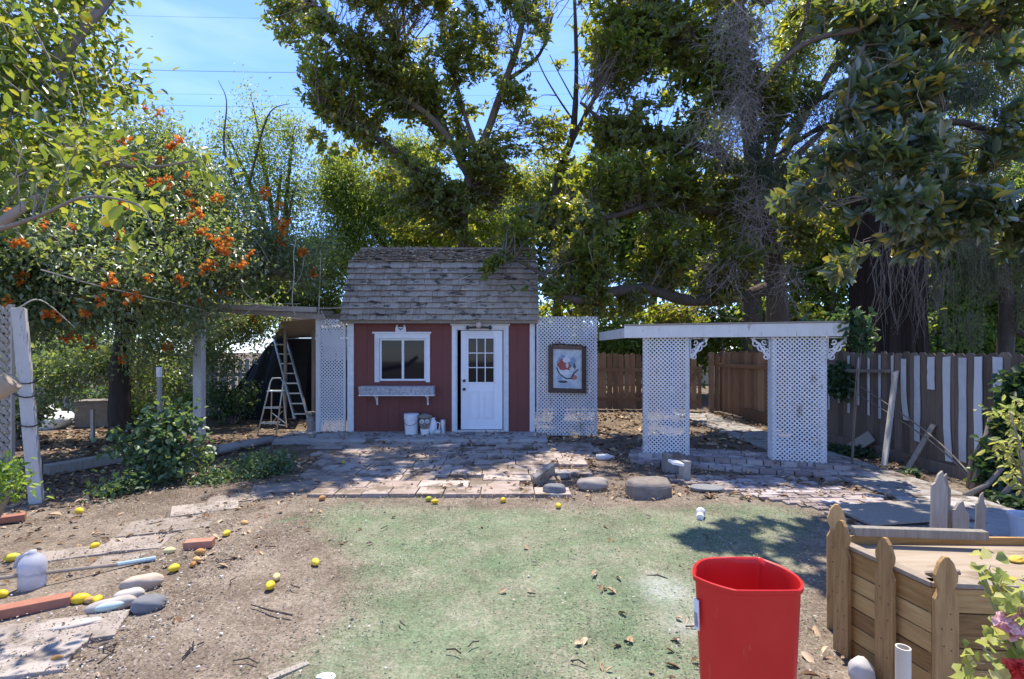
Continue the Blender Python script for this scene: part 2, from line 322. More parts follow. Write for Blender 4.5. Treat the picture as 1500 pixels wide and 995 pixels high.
def twigs(name, A, B, r0, r1, mat, parent=None, sag=.0, kink=.08):
    n = len(A); d = B - A; ln = np.linalg.norm(d, axis=1, keepdims=True); d = d / (ln + 1e-9)
    up = np.where(np.abs(d[:, 2:3]) > .9, np.array([[1., 0, 0]]), np.array([[0, 0, 1.]]))
    x = unit(np.cross(d, up)); y = np.cross(d, x)
    ts = [0, .35, .7, 1]; V = []
    r0 = np.broadcast_to(np.asarray(r0, float), (n,))[:, None]; r1 = np.broadcast_to(np.asarray(r1, float), (n,))[:, None]
    for t in ts:
        p = A + (B - A) * t
        if 0 < t < 1: p = p + (rng.normal(size=(n, 3)) * kink * ln) + np.array([[0, 0, 1.]]) * sag * ln * 4 * t * (1 - t)
        r = r0 + (r1 - r0) * t
        for j in range(3):
            a = 2 * math.pi * j / 3; V.append(p + (x * math.cos(a) + y * math.sin(a)) * r)
    V = np.stack(V, 1)
    T = np.array([[i * 3 + j, i * 3 + (j + 1) % 3, i * 3 + 3 + (j + 1) % 3, i * 3 + 3 + j] for i in range(3) for j in range(3)])
    Fc = (np.arange(n)[:, None, None] * 12 + T[None]).reshape(-1, 4)
    return np_mesh(name, V.reshape(-1, 3), Fc, np.repeat(rng.random(n), 9), mat, parent)
def gate(P, f, seed, thr):
    g = np.random.default_rng(seed); s = np.zeros(len(P))
    for _ in range(5):
        a = g.normal(size=3) * f; s += np.sin(P @ a + g.uniform(0, 6.28))
    return s / 5 ** .5 > thr
def in_blobs(blobs, n, seed, freq=2.2, thr=-.3, shell=2.2):
    """points inside ellipsoids ((c),(r),weight), thinned by a lumpy noise so that gaps show"""
    g = np.random.default_rng(seed); out = []
    W = np.array([b[2] if len(b) > 2 else b[1][0] * b[1][1] * b[1][2] for b in blobs], float); W /= W.sum()
    for b, wt in zip(blobs, W):
        m = int(n * wt * 1.9) + 2
        d = unit(g.normal(size=(m, 3))) * (g.random((m, 1)) ** (1 / shell))
        P = np.array(b[0])[None] + d * np.array(b[1])[None]
        P = P[gate(P, freq, seed, thr)][:int(n * wt) + 1]
        out.append(P)
    return np.concatenate(out)
def limb_samples(limbs):
    pts = []
    for l in limbs:
        for (p, q) in zip(l[:-1], l[1:]):
            for t in np.linspace(0, 1, 8): pts.append(np.array(p[:3]) * (1 - t) + np.array(q[:3]) * t)
    return np.array(pts)
def limb_mesh(limbs, mat, parent, name='trunk', n=8):
    """limbs: polylines of (x,y,z,r); smoothed by Catmull-Rom"""
    b = MB()
    for l in limbs:
        P = [np.array(p, float) for p in l]; P = [2 * P[0] - P[1]] + P + [2 * P[-1] - P[-2]]; S = []
        for i in range(1, len(P) - 2):
            for t in np.linspace(0, 1, 5, endpoint=False):
                a, c, d, e = P[i - 1], P[i], P[i + 1], P[i + 2]
                S.append(.5 * ((2 * c) + (-a + d) * t + (2 * a - 5 * c + 4 * d - e) * t * t + (-a + 3 * c - 3 * d + e) * t ** 3))
        S.append(P[-2])
        b.tube([s[:3] for s in S], [max(s[3], .004) for s in S], n, wob=.10)
    return b.build(name, mat, parent, smooth=True)
def foliage(root, limbs, E, per, ln, wd, mat, twig=TWIG, mode='spray', spread=.35, shape='diamond', maxlen=1.6, droop=.2, tr=(.010, .003), seed=1, curl=.15, fold=.25, crown='crown', tfrac=.4):
    """twigs from the nearest limb point to each end point, leaves round each end"""
    g = np.random.default_rng(seed); LS = limb_samples(limbs)
    S = np.empty_like(E)
    for i in range(0, len(E), 2000):
        d = np.linalg.norm(E[i:i + 2000, None] - LS[None], axis=2) + np.maximum(0, LS[None, :, 2] - E[i:i + 2000, None, 2]) * .5
        S[i:i + 2000] = LS[d.argmin(1)]
    v = E - S; l = np.linalg.norm(v, axis=1, keepdims=True); dirn = v / (l + 1e-6)
    S2 = np.where(l > maxlen, E - dirn * maxlen, S)
    kp = g.random(len(E)) < tfrac; twigs('branches', S2[kp], E[kp], tr[0] * .8, tr[1] * .8, twig, root, sag=.04, kink=.12)
    n = len(E) * per; idx = np.repeat(np.arange(len(E)), per)
    if mode == 'rosette':
        ax = unit(dirn[idx] + np.array([[0, 0, .55]]) + g.normal(size=(n, 3)) * .1)
        rd = unit(np.cross(ax, g.normal(size=(n, 3))))
        k = g.uniform(.15, 1.1, (n, 1))
        D = unit(ax * (1 - k * .8) + rd * k + np.array([[0, 0, -droop]]))
        P = E[idx] - dirn[idx] * g.uniform(0, spread, (n, 1)) + g.normal(size=(n, 3)) * .012
        N = unit(ax + g.normal(size=(n, 3)) * .25)
    else:
        u = g.random((n, 1)) * np.minimum(l[idx], maxlen) * .6
        P = E[idx] - dirn[idx] * u + g.normal(size=(n, 3)) * spread
        D = unit(dirn[idx] * .5 + g.normal(size=(n, 3)) * .7 + np.array([[0, 0, -droop]]))
        N = unit(np.array([[0, 0, 1.]]) + g.normal(size=(n, 3)) * .55)
    s = g.uniform(.7, 1.15, n)
    return leaves(crown, P, D, N, ln * s, wd * s, mat, root, shape, fold, curl, tone=g.random(n))
# ------------------------------------------------------------------ ground sheet
def inpoly(x, y, poly):
    ins = np.zeros(x.shape, bool); j = len(poly) - 1
    for i in range(len(poly)):
        xi, yi = poly[i]; xj, yj = poly[j]
        c = ((yi > y) != (yj > y)) & (x < (xj - xi) * (y - yi) / (yj - yi + 1e-12) + xi); ins ^= c; j = i
    return ins
def gp(pts): return [(G(*p).x, G(*p).y) for p in pts]
def vnoise(x, y, f, seed):
    g = np.random.default_rng(seed); s = 0
    for k in range(6):
        a = g.normal(size=2) * f; s = s + np.sin(x * a[0] + y * a[1] + g.uniform(0, 6.28))
    return s / 6 ** .5
def blur(a, k):
    for _ in range(k):
        a = (a + np.roll(a, 1, 0) + np.roll(a, -1, 0) + np.roll(a, 1, 1) + np.roll(a, -1, 1)) / 5
    return a
def build_ground():
    def L(a, b_): b_.id_data.links.new(a, b_)
    xs = np.concatenate([[-400, -150, -80, -50, -35, -25, -18, -14, -11, -9.5], np.arange(-8.5, 7.01, .055), [7.6, 8.5, 10, 13, 18, 25, 35, 50, 80, 150, 400]])
    ys = np.concatenate([[-60, -20, -8, -3, 0, 1], np.arange(1.5, 10.4, .055), [10.8, 11.3, 12, 13, 14, 16, 19, 24, 32, 45, 70, 120, 250, 600]])
    X, Y = np.meshgrid(xs, ys, indexing='ij')
    Z = .010 * vnoise(X, Y, 3.2, 3) + .006 * vnoise(X, Y, 9, 4)
    pat = inpoly(X, Y, [(-2.6, 5.55), (.35, 5.55), (1.0, 6.4), (1.0, 9.9), (-4.4, 9.9)]) | ((X > 2) & (Y > 3.5) & (X < 5.2) & (Y < 8))
    Z = np.where(pat, Z * .25 - .006, Z)
    Z = np.where((X < -9) | (X > 8) | (Y > 10.5) | (Y < 1.4), 0, Z)
    P = gp([(432, 742), (470, 729), (600, 730), (740, 738), (850, 728), (960, 735), (1060, 722), (1190, 738), (1250, 770), (1235, 830), (1215, 900), (1215, 1150), (150, 1150), (300, 1010), (330, 960), (420, 890), (470, 850), (455, 800), (395, 790)])
    gr = inpoly(X, Y, P).astype(float)
    hole = inpoly(X, Y, gp([(380, 800), (470, 830), (455, 900), (330, 960), (260, 1000), (230, 900)])); gr = np.where(hole, 0, gr)
    gr = np.where((X > 1.3) & (Y < 2.6), gr * .2, gr)
    gr = blur(gr, 60)
    st = np.maximum(0, 1 - np.abs((X - (-1.98)) - (Y - 4.9) * .66 + .12 * np.sin(Y * 3)) / .075) * ((Y > 2.1) & (Y < 5.35)) * (vnoise(X, Y, 4, 14) > -.35)
    gr = np.clip(gr + st * .85, 0, 1)
    c = G(972, 865); pw = np.exp(-(((X - c.x) / .15) ** 2 + ((Y - c.y) / .20) ** 2) ** 1.3)
    c = G(1000, 915); pw += .6 * np.exp(-(((X - c.x) / .12) ** 2 + ((Y - c.y) / .12) ** 2) ** 1.2)
    lt = np.clip((Y - 5.4) * .5, 0, 1) * .7
    lt = np.maximum(lt, np.clip((-2.2 - X) * .4, 0, 1) * np.clip((Y - 4.7), 0, 1))
    nx, ny = X.shape; V = np.stack([X, Y, Z], -1).reshape(-1, 3)
    i = np.arange(nx - 1)[:, None] * ny + np.arange(ny - 1)[None]
    Fc = np.stack([i, i + ny, i + ny + 1, i + 1], -1).reshape(-1, 4)
    m, n, out = newmat('yard_dirt')
    b = n.nodes.new('ShaderNodeBsdfPrincipled'); b.inputs['Roughness'].default_value = .95; b.inputs['Specular IOR Level'].default_value = .15
    f1 = noise(n, 2.2, 6); f2 = noise(n, 70, 4); f3 = noise(n, 22, 6)
    k = math_n(n, 'ADD', math_n(n, 'MULTIPLY', f1, .35), math_n(n, 'ADD', math_n(n, 'MULTIPLY', f2, .45), math_n(n, 'MULTIPLY', f3, .25)))
    dr = ramp(n, [(.36, (.068, .050, .036)), (.51, (.172, .134, .100)), (.66, (.35, .29, .23))]); L(k, dr.inputs[0])
    lr = ramp(n, [(.38, (.055, .040, .028)), (.52, (.13, .095, .066)), (.68, (.26, .20, .145))]); L(k, lr.inputs[0])
    c0 = mixc(n, attr(n, 'litter'), dr.outputs[0], lr.outputs[0])
    gk = ramp(n, [(.36, (.070, .115, .058)), (.52, (.150, .222, .118)), (.68, (.27, .33, .205))]); L(k, gk.inputs[0])
    wn = noise(n, 5, 8, rough=.72); wn2 = noise(n, 45, 5, rough=.8); wn3 = noise(n, 1.1, 4)
    th = math_n(n, 'ADD', math_n(n, 'ADD', math_n(n, 'MULTIPLY', wn, .40), math_n(n, 'MULTIPLY', wn3, .38)), math_n(n, 'MULTIPLY', wn2, .55))
    th = math_n(n, 'SUBTRACT', math_n(n, 'MULTIPLY', attr(n, 'green'), .80), th)
    gm = ramp(n, [(.0, (0, 0, 0)), (.30, (.85, .85, .85))]); L(math_n(n, 'ADD', th, .06), gm.inputs[0])
    c1 = mixc(n, gm.outputs[0], c0, gk.outputs[0])
    pm = math_n(n, 'MULTIPLY', attr(n, 'powder'), math_n(n, 'MULTIPLY', math_n(n, 'SUBTRACT', math_n(n, 'ADD', wn, math_n(n, 'MULTIPLY', wn2, 1.6)), 1.0), 2.2))
    pc = math_n(n, 'MULTIPLY', math_n(n, 'MINIMUM', pm, .8), .5)
    c2 = mixc(n, pc, c1, (.62, .62, .60))
    L(c2, b.inputs['Base Color'])
    bp = n.nodes.new('ShaderNodeBump'); bp.inputs['Strength'].default_value = .8; bp.inputs['Distance'].default_value = .012
    L(math_n(n, 'ADD', f2, math_n(n, 'MULTIPLY', f3, 1.5)), bp.inputs['Height']); L(bp.outputs[0], b.inputs['Normal'])
    L(b.outputs[0], out.inputs[0])
    global GR; GR = (xs, ys, gr)
    o = np_mesh('ground', V, Fc, np.zeros(len(Fc)), m, smooth=True)
    for nm, a in (('green', gr), ('powder', np.clip(pw, 0, 1)), ('litter', lt)):
        at_ = o.data.attributes.new(nm, 'FLOAT', 'POINT'); at_.data.foreach_set('value', a.reshape(-1).astype(np.float32))
    return tag(o, 'bare dirt yard with worn green painted turf', 'ground', kind='structure')
build_ground()

def slab(b, c, sx, sy, z, th=.05, rz=0, tone=None, tilt=0):
    b.box((c[0], c[1], z - th / 2), (sx, sy, th), (tilt * rnd.uniform(-1, 1), tilt * rnd.uniform(-1, 1), rz), tone)
# patio of big pavers in front of the shed
b = MB(); y = 5.62; row = 0
while y < 8.7:
    d = .30 if row == 0 else rnd.choice([.29, .30, .41]); x = -2.35 - (y - 5.6) * .42 + rnd.uniform(0, .3); xe = .32 + (y - 5.6) * .32 + rnd.uniform(-.1, .1)
    while x < xe:
        wd_ = rnd.choice([.30, .41, .60, .60]); 
        if not (row > 0 and rnd.random() < .07) and not (row < 2 and x > -.15 and rnd.random() < .5):
            slab(b, (x + wd_ / 2, y + d / 2), wd_ - .012, d - .012, .035 + rnd.uniform(-.005, .004), .06, rnd.uniform(-.012, .012), None, .006)
        x += wd_
    y += d; row += 1
tag(b.build('patio', PAVER, bevel=.005), 'worn patio of pale pink pavers', 'patio', kind='structure')
# diagonal line of flagstones at the left
b = MB()
for px, py, sx, sy, rz in ((415, 716, .75, .35, .35), (352, 730, .6, .34, .5), (300, 746, .62, .36, .5), (247, 770, .66, .42, .35), (200, 798, .46, .36, .25), (172, 822, .3, .2, .2), (110, 812, .5, .26, .45), (60, 930, .75, .34, .30), (20, 965, .6, .4, .2), (110, 915, .3, .12, .3)):
    p = G(px, py); b.extr([((.5 * sx) * (1 + rnd.uniform(-.12, .1)) * sxx, (.5 * sy) * (1 + rnd.uniform(-.12, .1)) * syy) for sxx, syy in ((-1, -1), (1, -1), (1.05, 0), (.95, 1), (-1, 1))],
        (p.x, p.y, -.04), (math.cos(rz), math.sin(rz), 0), (-math.sin(rz), math.cos(rz), 0), .05 + rnd.uniform(0, .014))
tag(b.build('flagstone_path', FLAG, bevel=.006), 'broken line of flat stones crossing the dirt', 'path', kind='structure')
# concrete path along the right fence
b = MB(); 
ypts = [2.5, 4.1, 5.6, 7.1, 8.6, 10.1, 11.6, 13.2]
for y0, y1 in zip(ypts[:-1], ypts[1:]):
    b.span((4.12 + rnd.uniform(-.02, .02), y0 + .006, -.06), (5.02, y1 - .006, .03 + rnd.uniform(-.004, .004)))
tag(b.build('path', CONC, bevel=.008), 'grey concrete path along the right fence', 'path', kind='structure')
# brick paving beside it
b = MB(); bw, bh = .205, .10
for i in range(-2, 40):
    for j in range(-2, 60):
        x = 2.35 + i * bw + (bw / 2 if j % 2 else 0); y = 3.6 + j * bh
        ex = 2.85 + .35 * math.sin(y * 1.7) + max(0, y - 5.4) * -.55
        if x < ex or x > 4.02 or y > 6.55 or y < 3.6: continue
        if vnoise(np.array(x), np.array(y), 2.2, 21) + rnd.uniform(-.5, .5) > .75: continue
        slab(b, (x, y), bw - .012, bh - .012, .022 + rnd.uniform(-.008, .004), .05, rnd.uniform(-.03, .03), None, .02)
tag(b.build('brick_paving', OLDBRICK, bevel=.004), 'worn brick paving half covered by soil', 'paving', kind='structure')
# low brick step below the lattice pillars (turned with the arbour)
AX = Vector((4.2 - 1.95, 6.86 - 7.6, 0)).normalized(); AY = Vector((-AX.y, AX.x, 0)); AO = Vector((1.95, 7.6, 0))
def arb(u, v, z=0): return AO + AX * u + AY * v + Vector((0, 0, z))
RZ = math.atan2(AX.y, AX.x)
b = MB()
for lev, (u0, u1, v0, v1) in enumerate(((-.25, 2.75, -.42, .75), (-.12, 2.62, -.14, .62))):
    nv = int((v1 - v0) / .1)
    for j in range(nv):
        u = u0 + rnd.uniform(0, .1) + (.1 if j % 2 else 0)
        while u < u1:
            if rnd.random() > .06:
                c = arb(u + .1, v0 + j * .1 + .05); b.box((c.x, c.y, lev * .055 + .015 + rnd.uniform(-.006, .005)), (.195, .09, .075), (rnd.uniform(-.02, .02), rnd.uniform(-.02, .02), RZ + rnd.uniform(-.03, .03)))
            u += .208
tag(b.build('brick_step', OLDBRICK, bevel=.004), 'two low courses of worn brick below the lattice pillars', 'step', kind='structure')
# concrete step in front of the shed
b = MB(); b.span((-4.15, 8.82, -.05), (.62, 9.72, .085))
tag(b.build('shed_step', CONC, bevel=.015), 'long low concrete step in front of the shed', 'step', kind='structure')

# ------------------------------------------------------------------ shed
SY = 9.7
def sx(px): return (px - CX) * SY / F
def sz(py): return EYE - (py - HZ) * SY / F
shed = empty('garden_shed', (-1.3, 10.9, .08), 'small barn red garden shed with grey shingled gambrel roof and white trim', 'shed')
x0, x1, yb = -3.10, .42, 12.1
b = MB()
dx0, dx1, dz1 = sx(668), sx(739), sz(482); wx0, wx1, wz0, wz1 = sx(556), sx(624), sz(558), sz(496)
T = .08
for a, c in (((x0, .08), (wx0, 2.22)), ((wx0, .08), (wx1, wz0)), ((wx0, wz1), (wx1, 2.22)), ((wx1, .08), (dx0, 2.22)), ((dx0, dz1), (dx1, 2.22)), ((dx1, .08), (x1, 2.22))):
    b.span((a[0], SY, a[1]), (c[0], SY + T, c[1]), .5)
gam = [(SY + T, .08), (yb, .08), (yb, 2.2), (yb - .42, 3.27), (10.9, 3.68), (SY + .43, 3.27), (SY + T, 2.2)]
for xx in (x0, x1 - .08): b.extr([(p[0] - SY, p[1]) for p in gam], (xx, SY, 0), (0, 1, 0), (0, 0, 1), .08, .5)
b.span((x0 + .08, yb - .08, .08), (x1 - .08, yb, 2.2), .5)
b.build('wall', REDWALL, shed)
b = MB(); b.span((x0 + .08, SY + T, .08), (x1 - .08, yb - .08, .1)); b.build('floor', GREYWALL, shed)
# roof: deck + shingle courses
b = MB()
def course_field(b, ya, za, yb_, zb_, n, xa, xb, tone0=.0):
    A = Vector((0, ya, za)); B = Vector((0, yb_, zb_)); d = (B - A).normalized(); nn = Vector((0, -d.z, d.y)); ln = (B - A).length
    if nn.z < 0: nn = -nn
    for i in range(n):
        x = xa - rnd.uniform(0, .15)
        while x < xb:
            w_ = rnd.choice([.10, .13, .17, .21, .26]); xs, xe = max(x, xa), min(x + w_ - .006, xb)
            if xe - xs > .02 and rnd.random() > .012:
                s0 = A + d * (ln * i / n - rnd.uniform(0, .016)) + nn * (.050 + rnd.uniform(0, .014)); s1 = A + d * (ln * (i + 1) / n + .02) + nn * .012
                t = nn * .020; q = rnd.uniform(-.004, .004)
                vs = [Vector((xs, 0, 0)) + s0, Vector((xe, 0, q)) + s0, Vector((xe, 0, 0)) + s1, Vector((xs, 0, 0)) + s1]
                vs += [v - t for v in vs]
                b.add(vs, [(0, 1, 2, 3), (7, 6, 5, 4), (0, 4, 5, 1), (1, 5, 6, 2), (2, 6, 7, 3), (3, 7, 4, 0)])
            x += w_
ex0, ex1 = -3.19, .50
course_field(b, 9.53, 2.17, 10.02, 3.33, 10, ex0, ex1); course_field(b, 9.985, 3.325, 10.9, 3.75, 8, ex0, ex1)
course_field(b, 12.27, 2.17, 11.78, 3.33, 10, ex0, ex1); course_field(b, 11.815, 3.325, 10.9, 3.75, 8, ex0, ex1)
b.box(((ex0 + ex1) / 2, 10.9, 3.775), (ex1 - ex0, .22, .03))
rf = b.build('roof', SHINGLE, shed)
b = MB()
for (ya, za), (yc, zc) in (((9.55, 2.16), (10.02, 3.29)), ((10.02, 3.29), (10.9, 3.715)), ((12.25, 2.16), (11.78, 3.29)), ((11.78, 3.29), (10.9, 3.715))):
    b.bar(((ex0 + ex1) / 2, ya, za), ((ex0 + ex1) / 2, yc, zc), ex1 - ex0 - .04, .02, (0, za - zc, yc - ya) if ya < 10.9 else (0, zc - za, ya - yc))
b.span((ex0 + .02, 9.545, 2.125), (ex1 - .02, 9.565, 2.17)); b.build('roof_deck', GREYWOOD, rf)
for xa, xb in ((x0 - .015, x0 + .105), (x1 - .085, x1 + .015)):
    MB().span((xa, SY - .022, .085), (xb, SY - .002, 2.17)).build('corner_board', WHITE, shed, bevel=.003)
# window
b = MB(); ox0, ox1, oz0, oz1 = sx(549), sx(630), sz(560), sz(489)
b.span((ox0, SY - .025, oz0), (wx0, SY - .003, wz1)); b.span((wx1, SY - .025, oz0), (ox1, SY - .003, wz1)); b.span((ox0, SY - .025, wz1), (ox1, SY - .003, oz1))
b.span((sx(546), SY - .045, oz1), (sx(632), SY - .003, oz1 + .035))
win = b.build('window', WHITE, shed, bevel=.003)
b = MB()
for a, c in ((wx0, wx0 + .035), (wx1 - .035, wx1), ((wx0 + wx1) / 2 - .022, (wx0 + wx1) / 2 + .022)): b.span((a, SY + .01, wz0), (c, SY + .05, wz1))
b.span((wx0, SY + .012, wz0), (wx1, SY + .048, wz0 + .035)); b.span((wx0, SY + .012, wz1 - .035), (wx1, SY + .048, wz1))
b.build('sash', WPL, win)
MB().span((wx0 + .01, SY + .028, wz0 + .01), (wx1 - .01, SY + .034, wz1 - .01)).build('glass', GLASS, win)
MB().span((wx0 + .04, SY + .06, wz0), ((wx0 + wx1) / 2, SY + .065, wz1)).build('blind', surf('grey_blind', ((.10, .10, .11), (.13, .13, .14), (.16, .16, .17)), 3), win)
# window box
b = MB(); bx0, bx1 = sx(531), sx(638)
b.extr([(0, 0), (.19, .0), (.25, .155), (0, .155)], (bx0, SY - .03, sz(577)), (0, -1, 0), (0, 0, 1), -(bx1 - bx0) if False else (bx1 - bx0))
wb = b.build('window_box', FOIL, shed, bevel=.004)
bb = wb.data
xs_ = [v.co.x for v in bb.vertices]
off = bx0 - min(xs_)
for v in bb.vertices: v.co.x += off
b = MB(); b.span((bx0 - .01, SY - .235, sz(577) - .022), (bx1 + .01, SY - .03, sz(577) - .002)); b.build('shelf', WHITE, wb)
for px in (553, 627):
    b = MB(); X = sx(px); b.span((X - .014, SY - .03, sz(593)), (X + .014, SY - .004, sz(577) - .024)); b.span((X - .014, SY - .2, sz(577) - .045), (X + .014, SY - .03, sz(577) - .024))
    b.bar((X, SY - .03, sz(590)), (X, SY - .16, sz(577) - .04), .012, .012); b.build('bracket', WHITE, wb)
# door
b = MB(); fx0, fx1, fz1 = sx(662), sx(745), sz(477)
b.span((fx0, SY - .025, .085), (dx0, SY - .003, dz1)); b.span((dx1, SY - .025, .085), (fx1, SY - .003, dz1)); b.span((fx0, SY - .025, dz1), (fx1, SY - .003, fz1))
b.span((sx(660), SY - .05, fz1), (sx(747), SY - .003, fz1 + .035))
b.span((dx0, SY - .001, .085), (dx0 + .02, SY + .1, dz1)); b.span((dx1 - .02, SY - .001, .085), (dx1, SY + .1, dz1)); b.span((dx0 + .02, SY - .001, dz1 - .02), (dx1 - .02, SY + .1, dz1))
b.build('door_frame', WHITE, shed, bevel=.003)
MB().span((dx0, SY - .06, .087), (dx1, SY + .1, .112)).build('threshold', ALU, shed)
ex, ew = sx(675), sx(736); lx0, lx1, lz0, lz1 = sx(686), sx(723), sz(560), sz(496); dy = SY + .03; dt = .04; dz0 = .12; dzt = dz1 - .03
b = MB()
b.span((ex, dy, dz0), (lx0, dy + dt, dzt)); b.span((lx1, dy, dz0), (ew, dy + dt, dzt)); b.span((lx0, dy, lz1), (lx1, dy + dt, dzt)); b.span((lx0, dy, dz0), (lx1, dy + dt, lz0))
for a, c, e, g in ((lx0 - .03, lx0, lz0 - .03, lz1 + .03), (lx1, lx1 + .03, lz0 - .03, lz1 + .03), (lx0, lx1, lz0 - .03, lz0), (lx0, lx1, lz1, lz1 + .03)): b.span((a, dy - .012, e), (c, dy - .002, g))
for a, c in ((sx(687), sx(702)), (sx(708), sx(723))):
    e, g = sz(613), sz(573)
    for q in ((a, a + .02, e, g), (c - .02, c, e, g), (a + .02, c - .02, e, e + .02), (a + .02, c - .02, g - .02, g)): b.span((q[0], dy - .012, q[2]), (q[1], dy - .001, q[3]))
    b.span((a + .045, dy - .009, e + .045), (c - .045, dy - .001, g - .045))
dw = surf('door_white', ((.68, .68, .70), (.74, .74, .76), (.80, .80, .82)), 2, rough=.45, bump=.02)
door = b.build('door', dw, shed, bevel=.003)
MB().span((lx0, dy + .018, lz0), (lx1, dy + .024, lz1)).build('glass', GLASS, door)
b = MB()
for i in (1, 2):
    X = lx0 + (lx1 - lx0) * i / 3; b.span((X - .009, dy - .004, lz0), (X + .009, dy + .015, lz1)); Z = lz0 + (lz1 - lz0) * i / 3; b.span((lx0, dy - .002, Z - .009), (lx1, dy + .013, Z + .009))
b.build('muntins', WPL, door)
for z, r in ((sz(558), .027), (sz(570.5), .030)):
    X = sx(677.5) + .03; b = MB(); b.tube([(X, dy, z), (X, dy - .015, z), (X, dy - .02, z), (X, dy - .055, z), (X, dy - .06, z)], [r, r, r * .4, r * .9, r * .6], 14); b.build('handle' if r > .028 else 'deadbolt', DARKMETAL, door, smooth=True)
# ornaments on the shed front
b = MB(); c0 = Vector((sx(587.5), SY - .022, oz1 + .037)); s = .0105
cas = [(-9.5, 0), (9.5, 0), (9.5, 7), (8, 9), (8, 12.5), (6.6, 10.8), (5.2, 12.5), (5.2, 8.2), (-5.2, 8.2), (-5.2, 12.5), (-6.6, 10.8), (-8, 12.5), (-8, 9), (-9.5, 7)]
b.extr([(x * s, y * s) for x, y in cas], c0, (1, 0, 0), (0, 0, 1), .018)
o = b.build('cutout_ornament', WHITE); tag(o, 'white wooden cutout with two ears above the shed window', 'ornament')
b = MB(); b.extr([(-.05, .07), (0, .02), (.05, .07), (.03, .075), (0, .045), (-.03, .075)], c0 - Vector((0, .0195, 0)), (1, 0, 0), (0, 0, 1), .003); b.build('dark_mark', DARKMETAL, o)
oe = empty('door_ornament', (sx(702), SY - .05, fz1), 'round medallion on a dark bar above the shed door', 'ornament')
X = sx(702); b = MB(); b.tube([(X, SY - .155, fz1 + .0), (X, SY - .185, fz1 + .0)], [.058, .05], 20); b.tube([(X, SY - .186, fz1 + .0), (X, SY - .192, fz1 + .0)], [.03, .025], 16); b.build('medallion', surf('tan_ceramic', ((.42, .30, .24), (.52, .40, .33), (.60, .50, .44)), 14, rough=.5), oe)
b = MB(); b.tube([(X - .21, SY - .10, fz1 - .045), (X, SY - .11, fz1 - .035), (X + .21, SY - .10, fz1 - .045)], [.018, .022, .018], 8)
for q in (-.21, .21): b.blob((X + q, SY - .10, fz1 - .045), (.035, .03, .04))
b.tube([(X, SY - .11, fz1 - .03), (X, SY - .158, fz1)], .02, 8); b.build('bar', DARKMETAL, oe, smooth=True)

# ------------------------------------------------------------------ lattice panels
def lattice(b, org, ux, uz, wd_, ht, per=.056, sl=.0165, th=.006):
    """two layers of crossing slats clipped to a rectangle"""
    org, ux, uz = Vector(org), Vector(ux), Vector(uz); nrm = ux.cross(uz)
    for layer, sg in ((0, 1), (1, -1)):
        k = -ht if sg > 0 else 0; end = wd_ if sg > 0 else wd_ + ht; c = k + per / 2
        while c < end:
            if sg > 0: u0, u1 = max(0, c), min(wd_, c + ht); z0, z1 = u0 - c, u1 - c
            else: u0, u1 = max(0, c - ht), min(wd_, c); z0, z1 = c - u0, c - u1
            if u1 - u0 > .015:
                o = nrm * (layer * (th + .001)); A = org + ux * u0 + uz * z0 + o; B = org + ux * u1 + uz * z1 + o
                b.bar(A, B, sl, th, nrm, .5)
            c += per
    return b
def frame(b, org, ux, uz, wd_, ht, fw, th=.03):
    org, ux, uz = Vector(org), Vector(ux), Vector(uz); n = ux.cross(uz)
    o = org - n * .012
    for (u, z, du, dz) in ((-.002, -.002, fw, ht + .004), (wd_ - fw + .002, -.002, fw, ht + .004), (fw, -.002, wd_ - 2 * fw, fw * .8), (fw, ht - fw * .8 + .002, wd_ - 2 * fw, fw * .8)):
        b.extr([(u, z), (u + du, z), (u + du, z + dz), (u, z + dz)], o, ux, uz, th)
    return b
# left of the shed
lp = empty('lattice_panel', (sx(487), SY - .04, 0), 'narrow white lattice panel left of the red shed', 'lattice panel')
A = (sx(468), SY - .04, .09); wd_ = sx(506) - sx(468); ht = 2.12
lattice(MB(), A, (1, 0, 0), (0, 0, 1), wd_, ht, .064, .0185).build('lattice', WHITE2, lp); 
b = MB(); b.span((sx(464), SY - .055, .085), (sx(470), SY + .04, 2.2)); b.span((sx(504.5), SY - .05, .09), (sx(507), SY - .0, 2.2)); b.build('frame', OLDWHITE, lp)
MB().span((sx(471), SY + .03, 1.72), (sx(498), SY + .04, 2.0)).build('backing_sheet', WPL, lp)
# right of the shed
lp = empty('lattice_panel', (1.05, 9.6, 0), 'wide white lattice panel right of the shed carrying a framed picture', 'lattice panel')
Y2 = 9.58
lx = (786 - CX) * Y2 / F; rx = (875 - CX) * Y2 / F
lattice(MB(), (lx, Y2, .03), (1, 0, 0), (0, 0, 1), rx - lx, 2.22, .070, .020).build('lattice', WHITE2, lp)
b = MB(); b.span((lx, Y2 + .02, 0), (lx + .04, Y2 + .06, 2.25)); b.span((rx - .04, Y2 + .02, 0), (rx, Y2 + .06, 2.25)); b.span((lx + .04, Y2 + .02, 1.1), (rx - .04, Y2 + .06, 1.14)); b.build('post', OLDWHITE, lp)
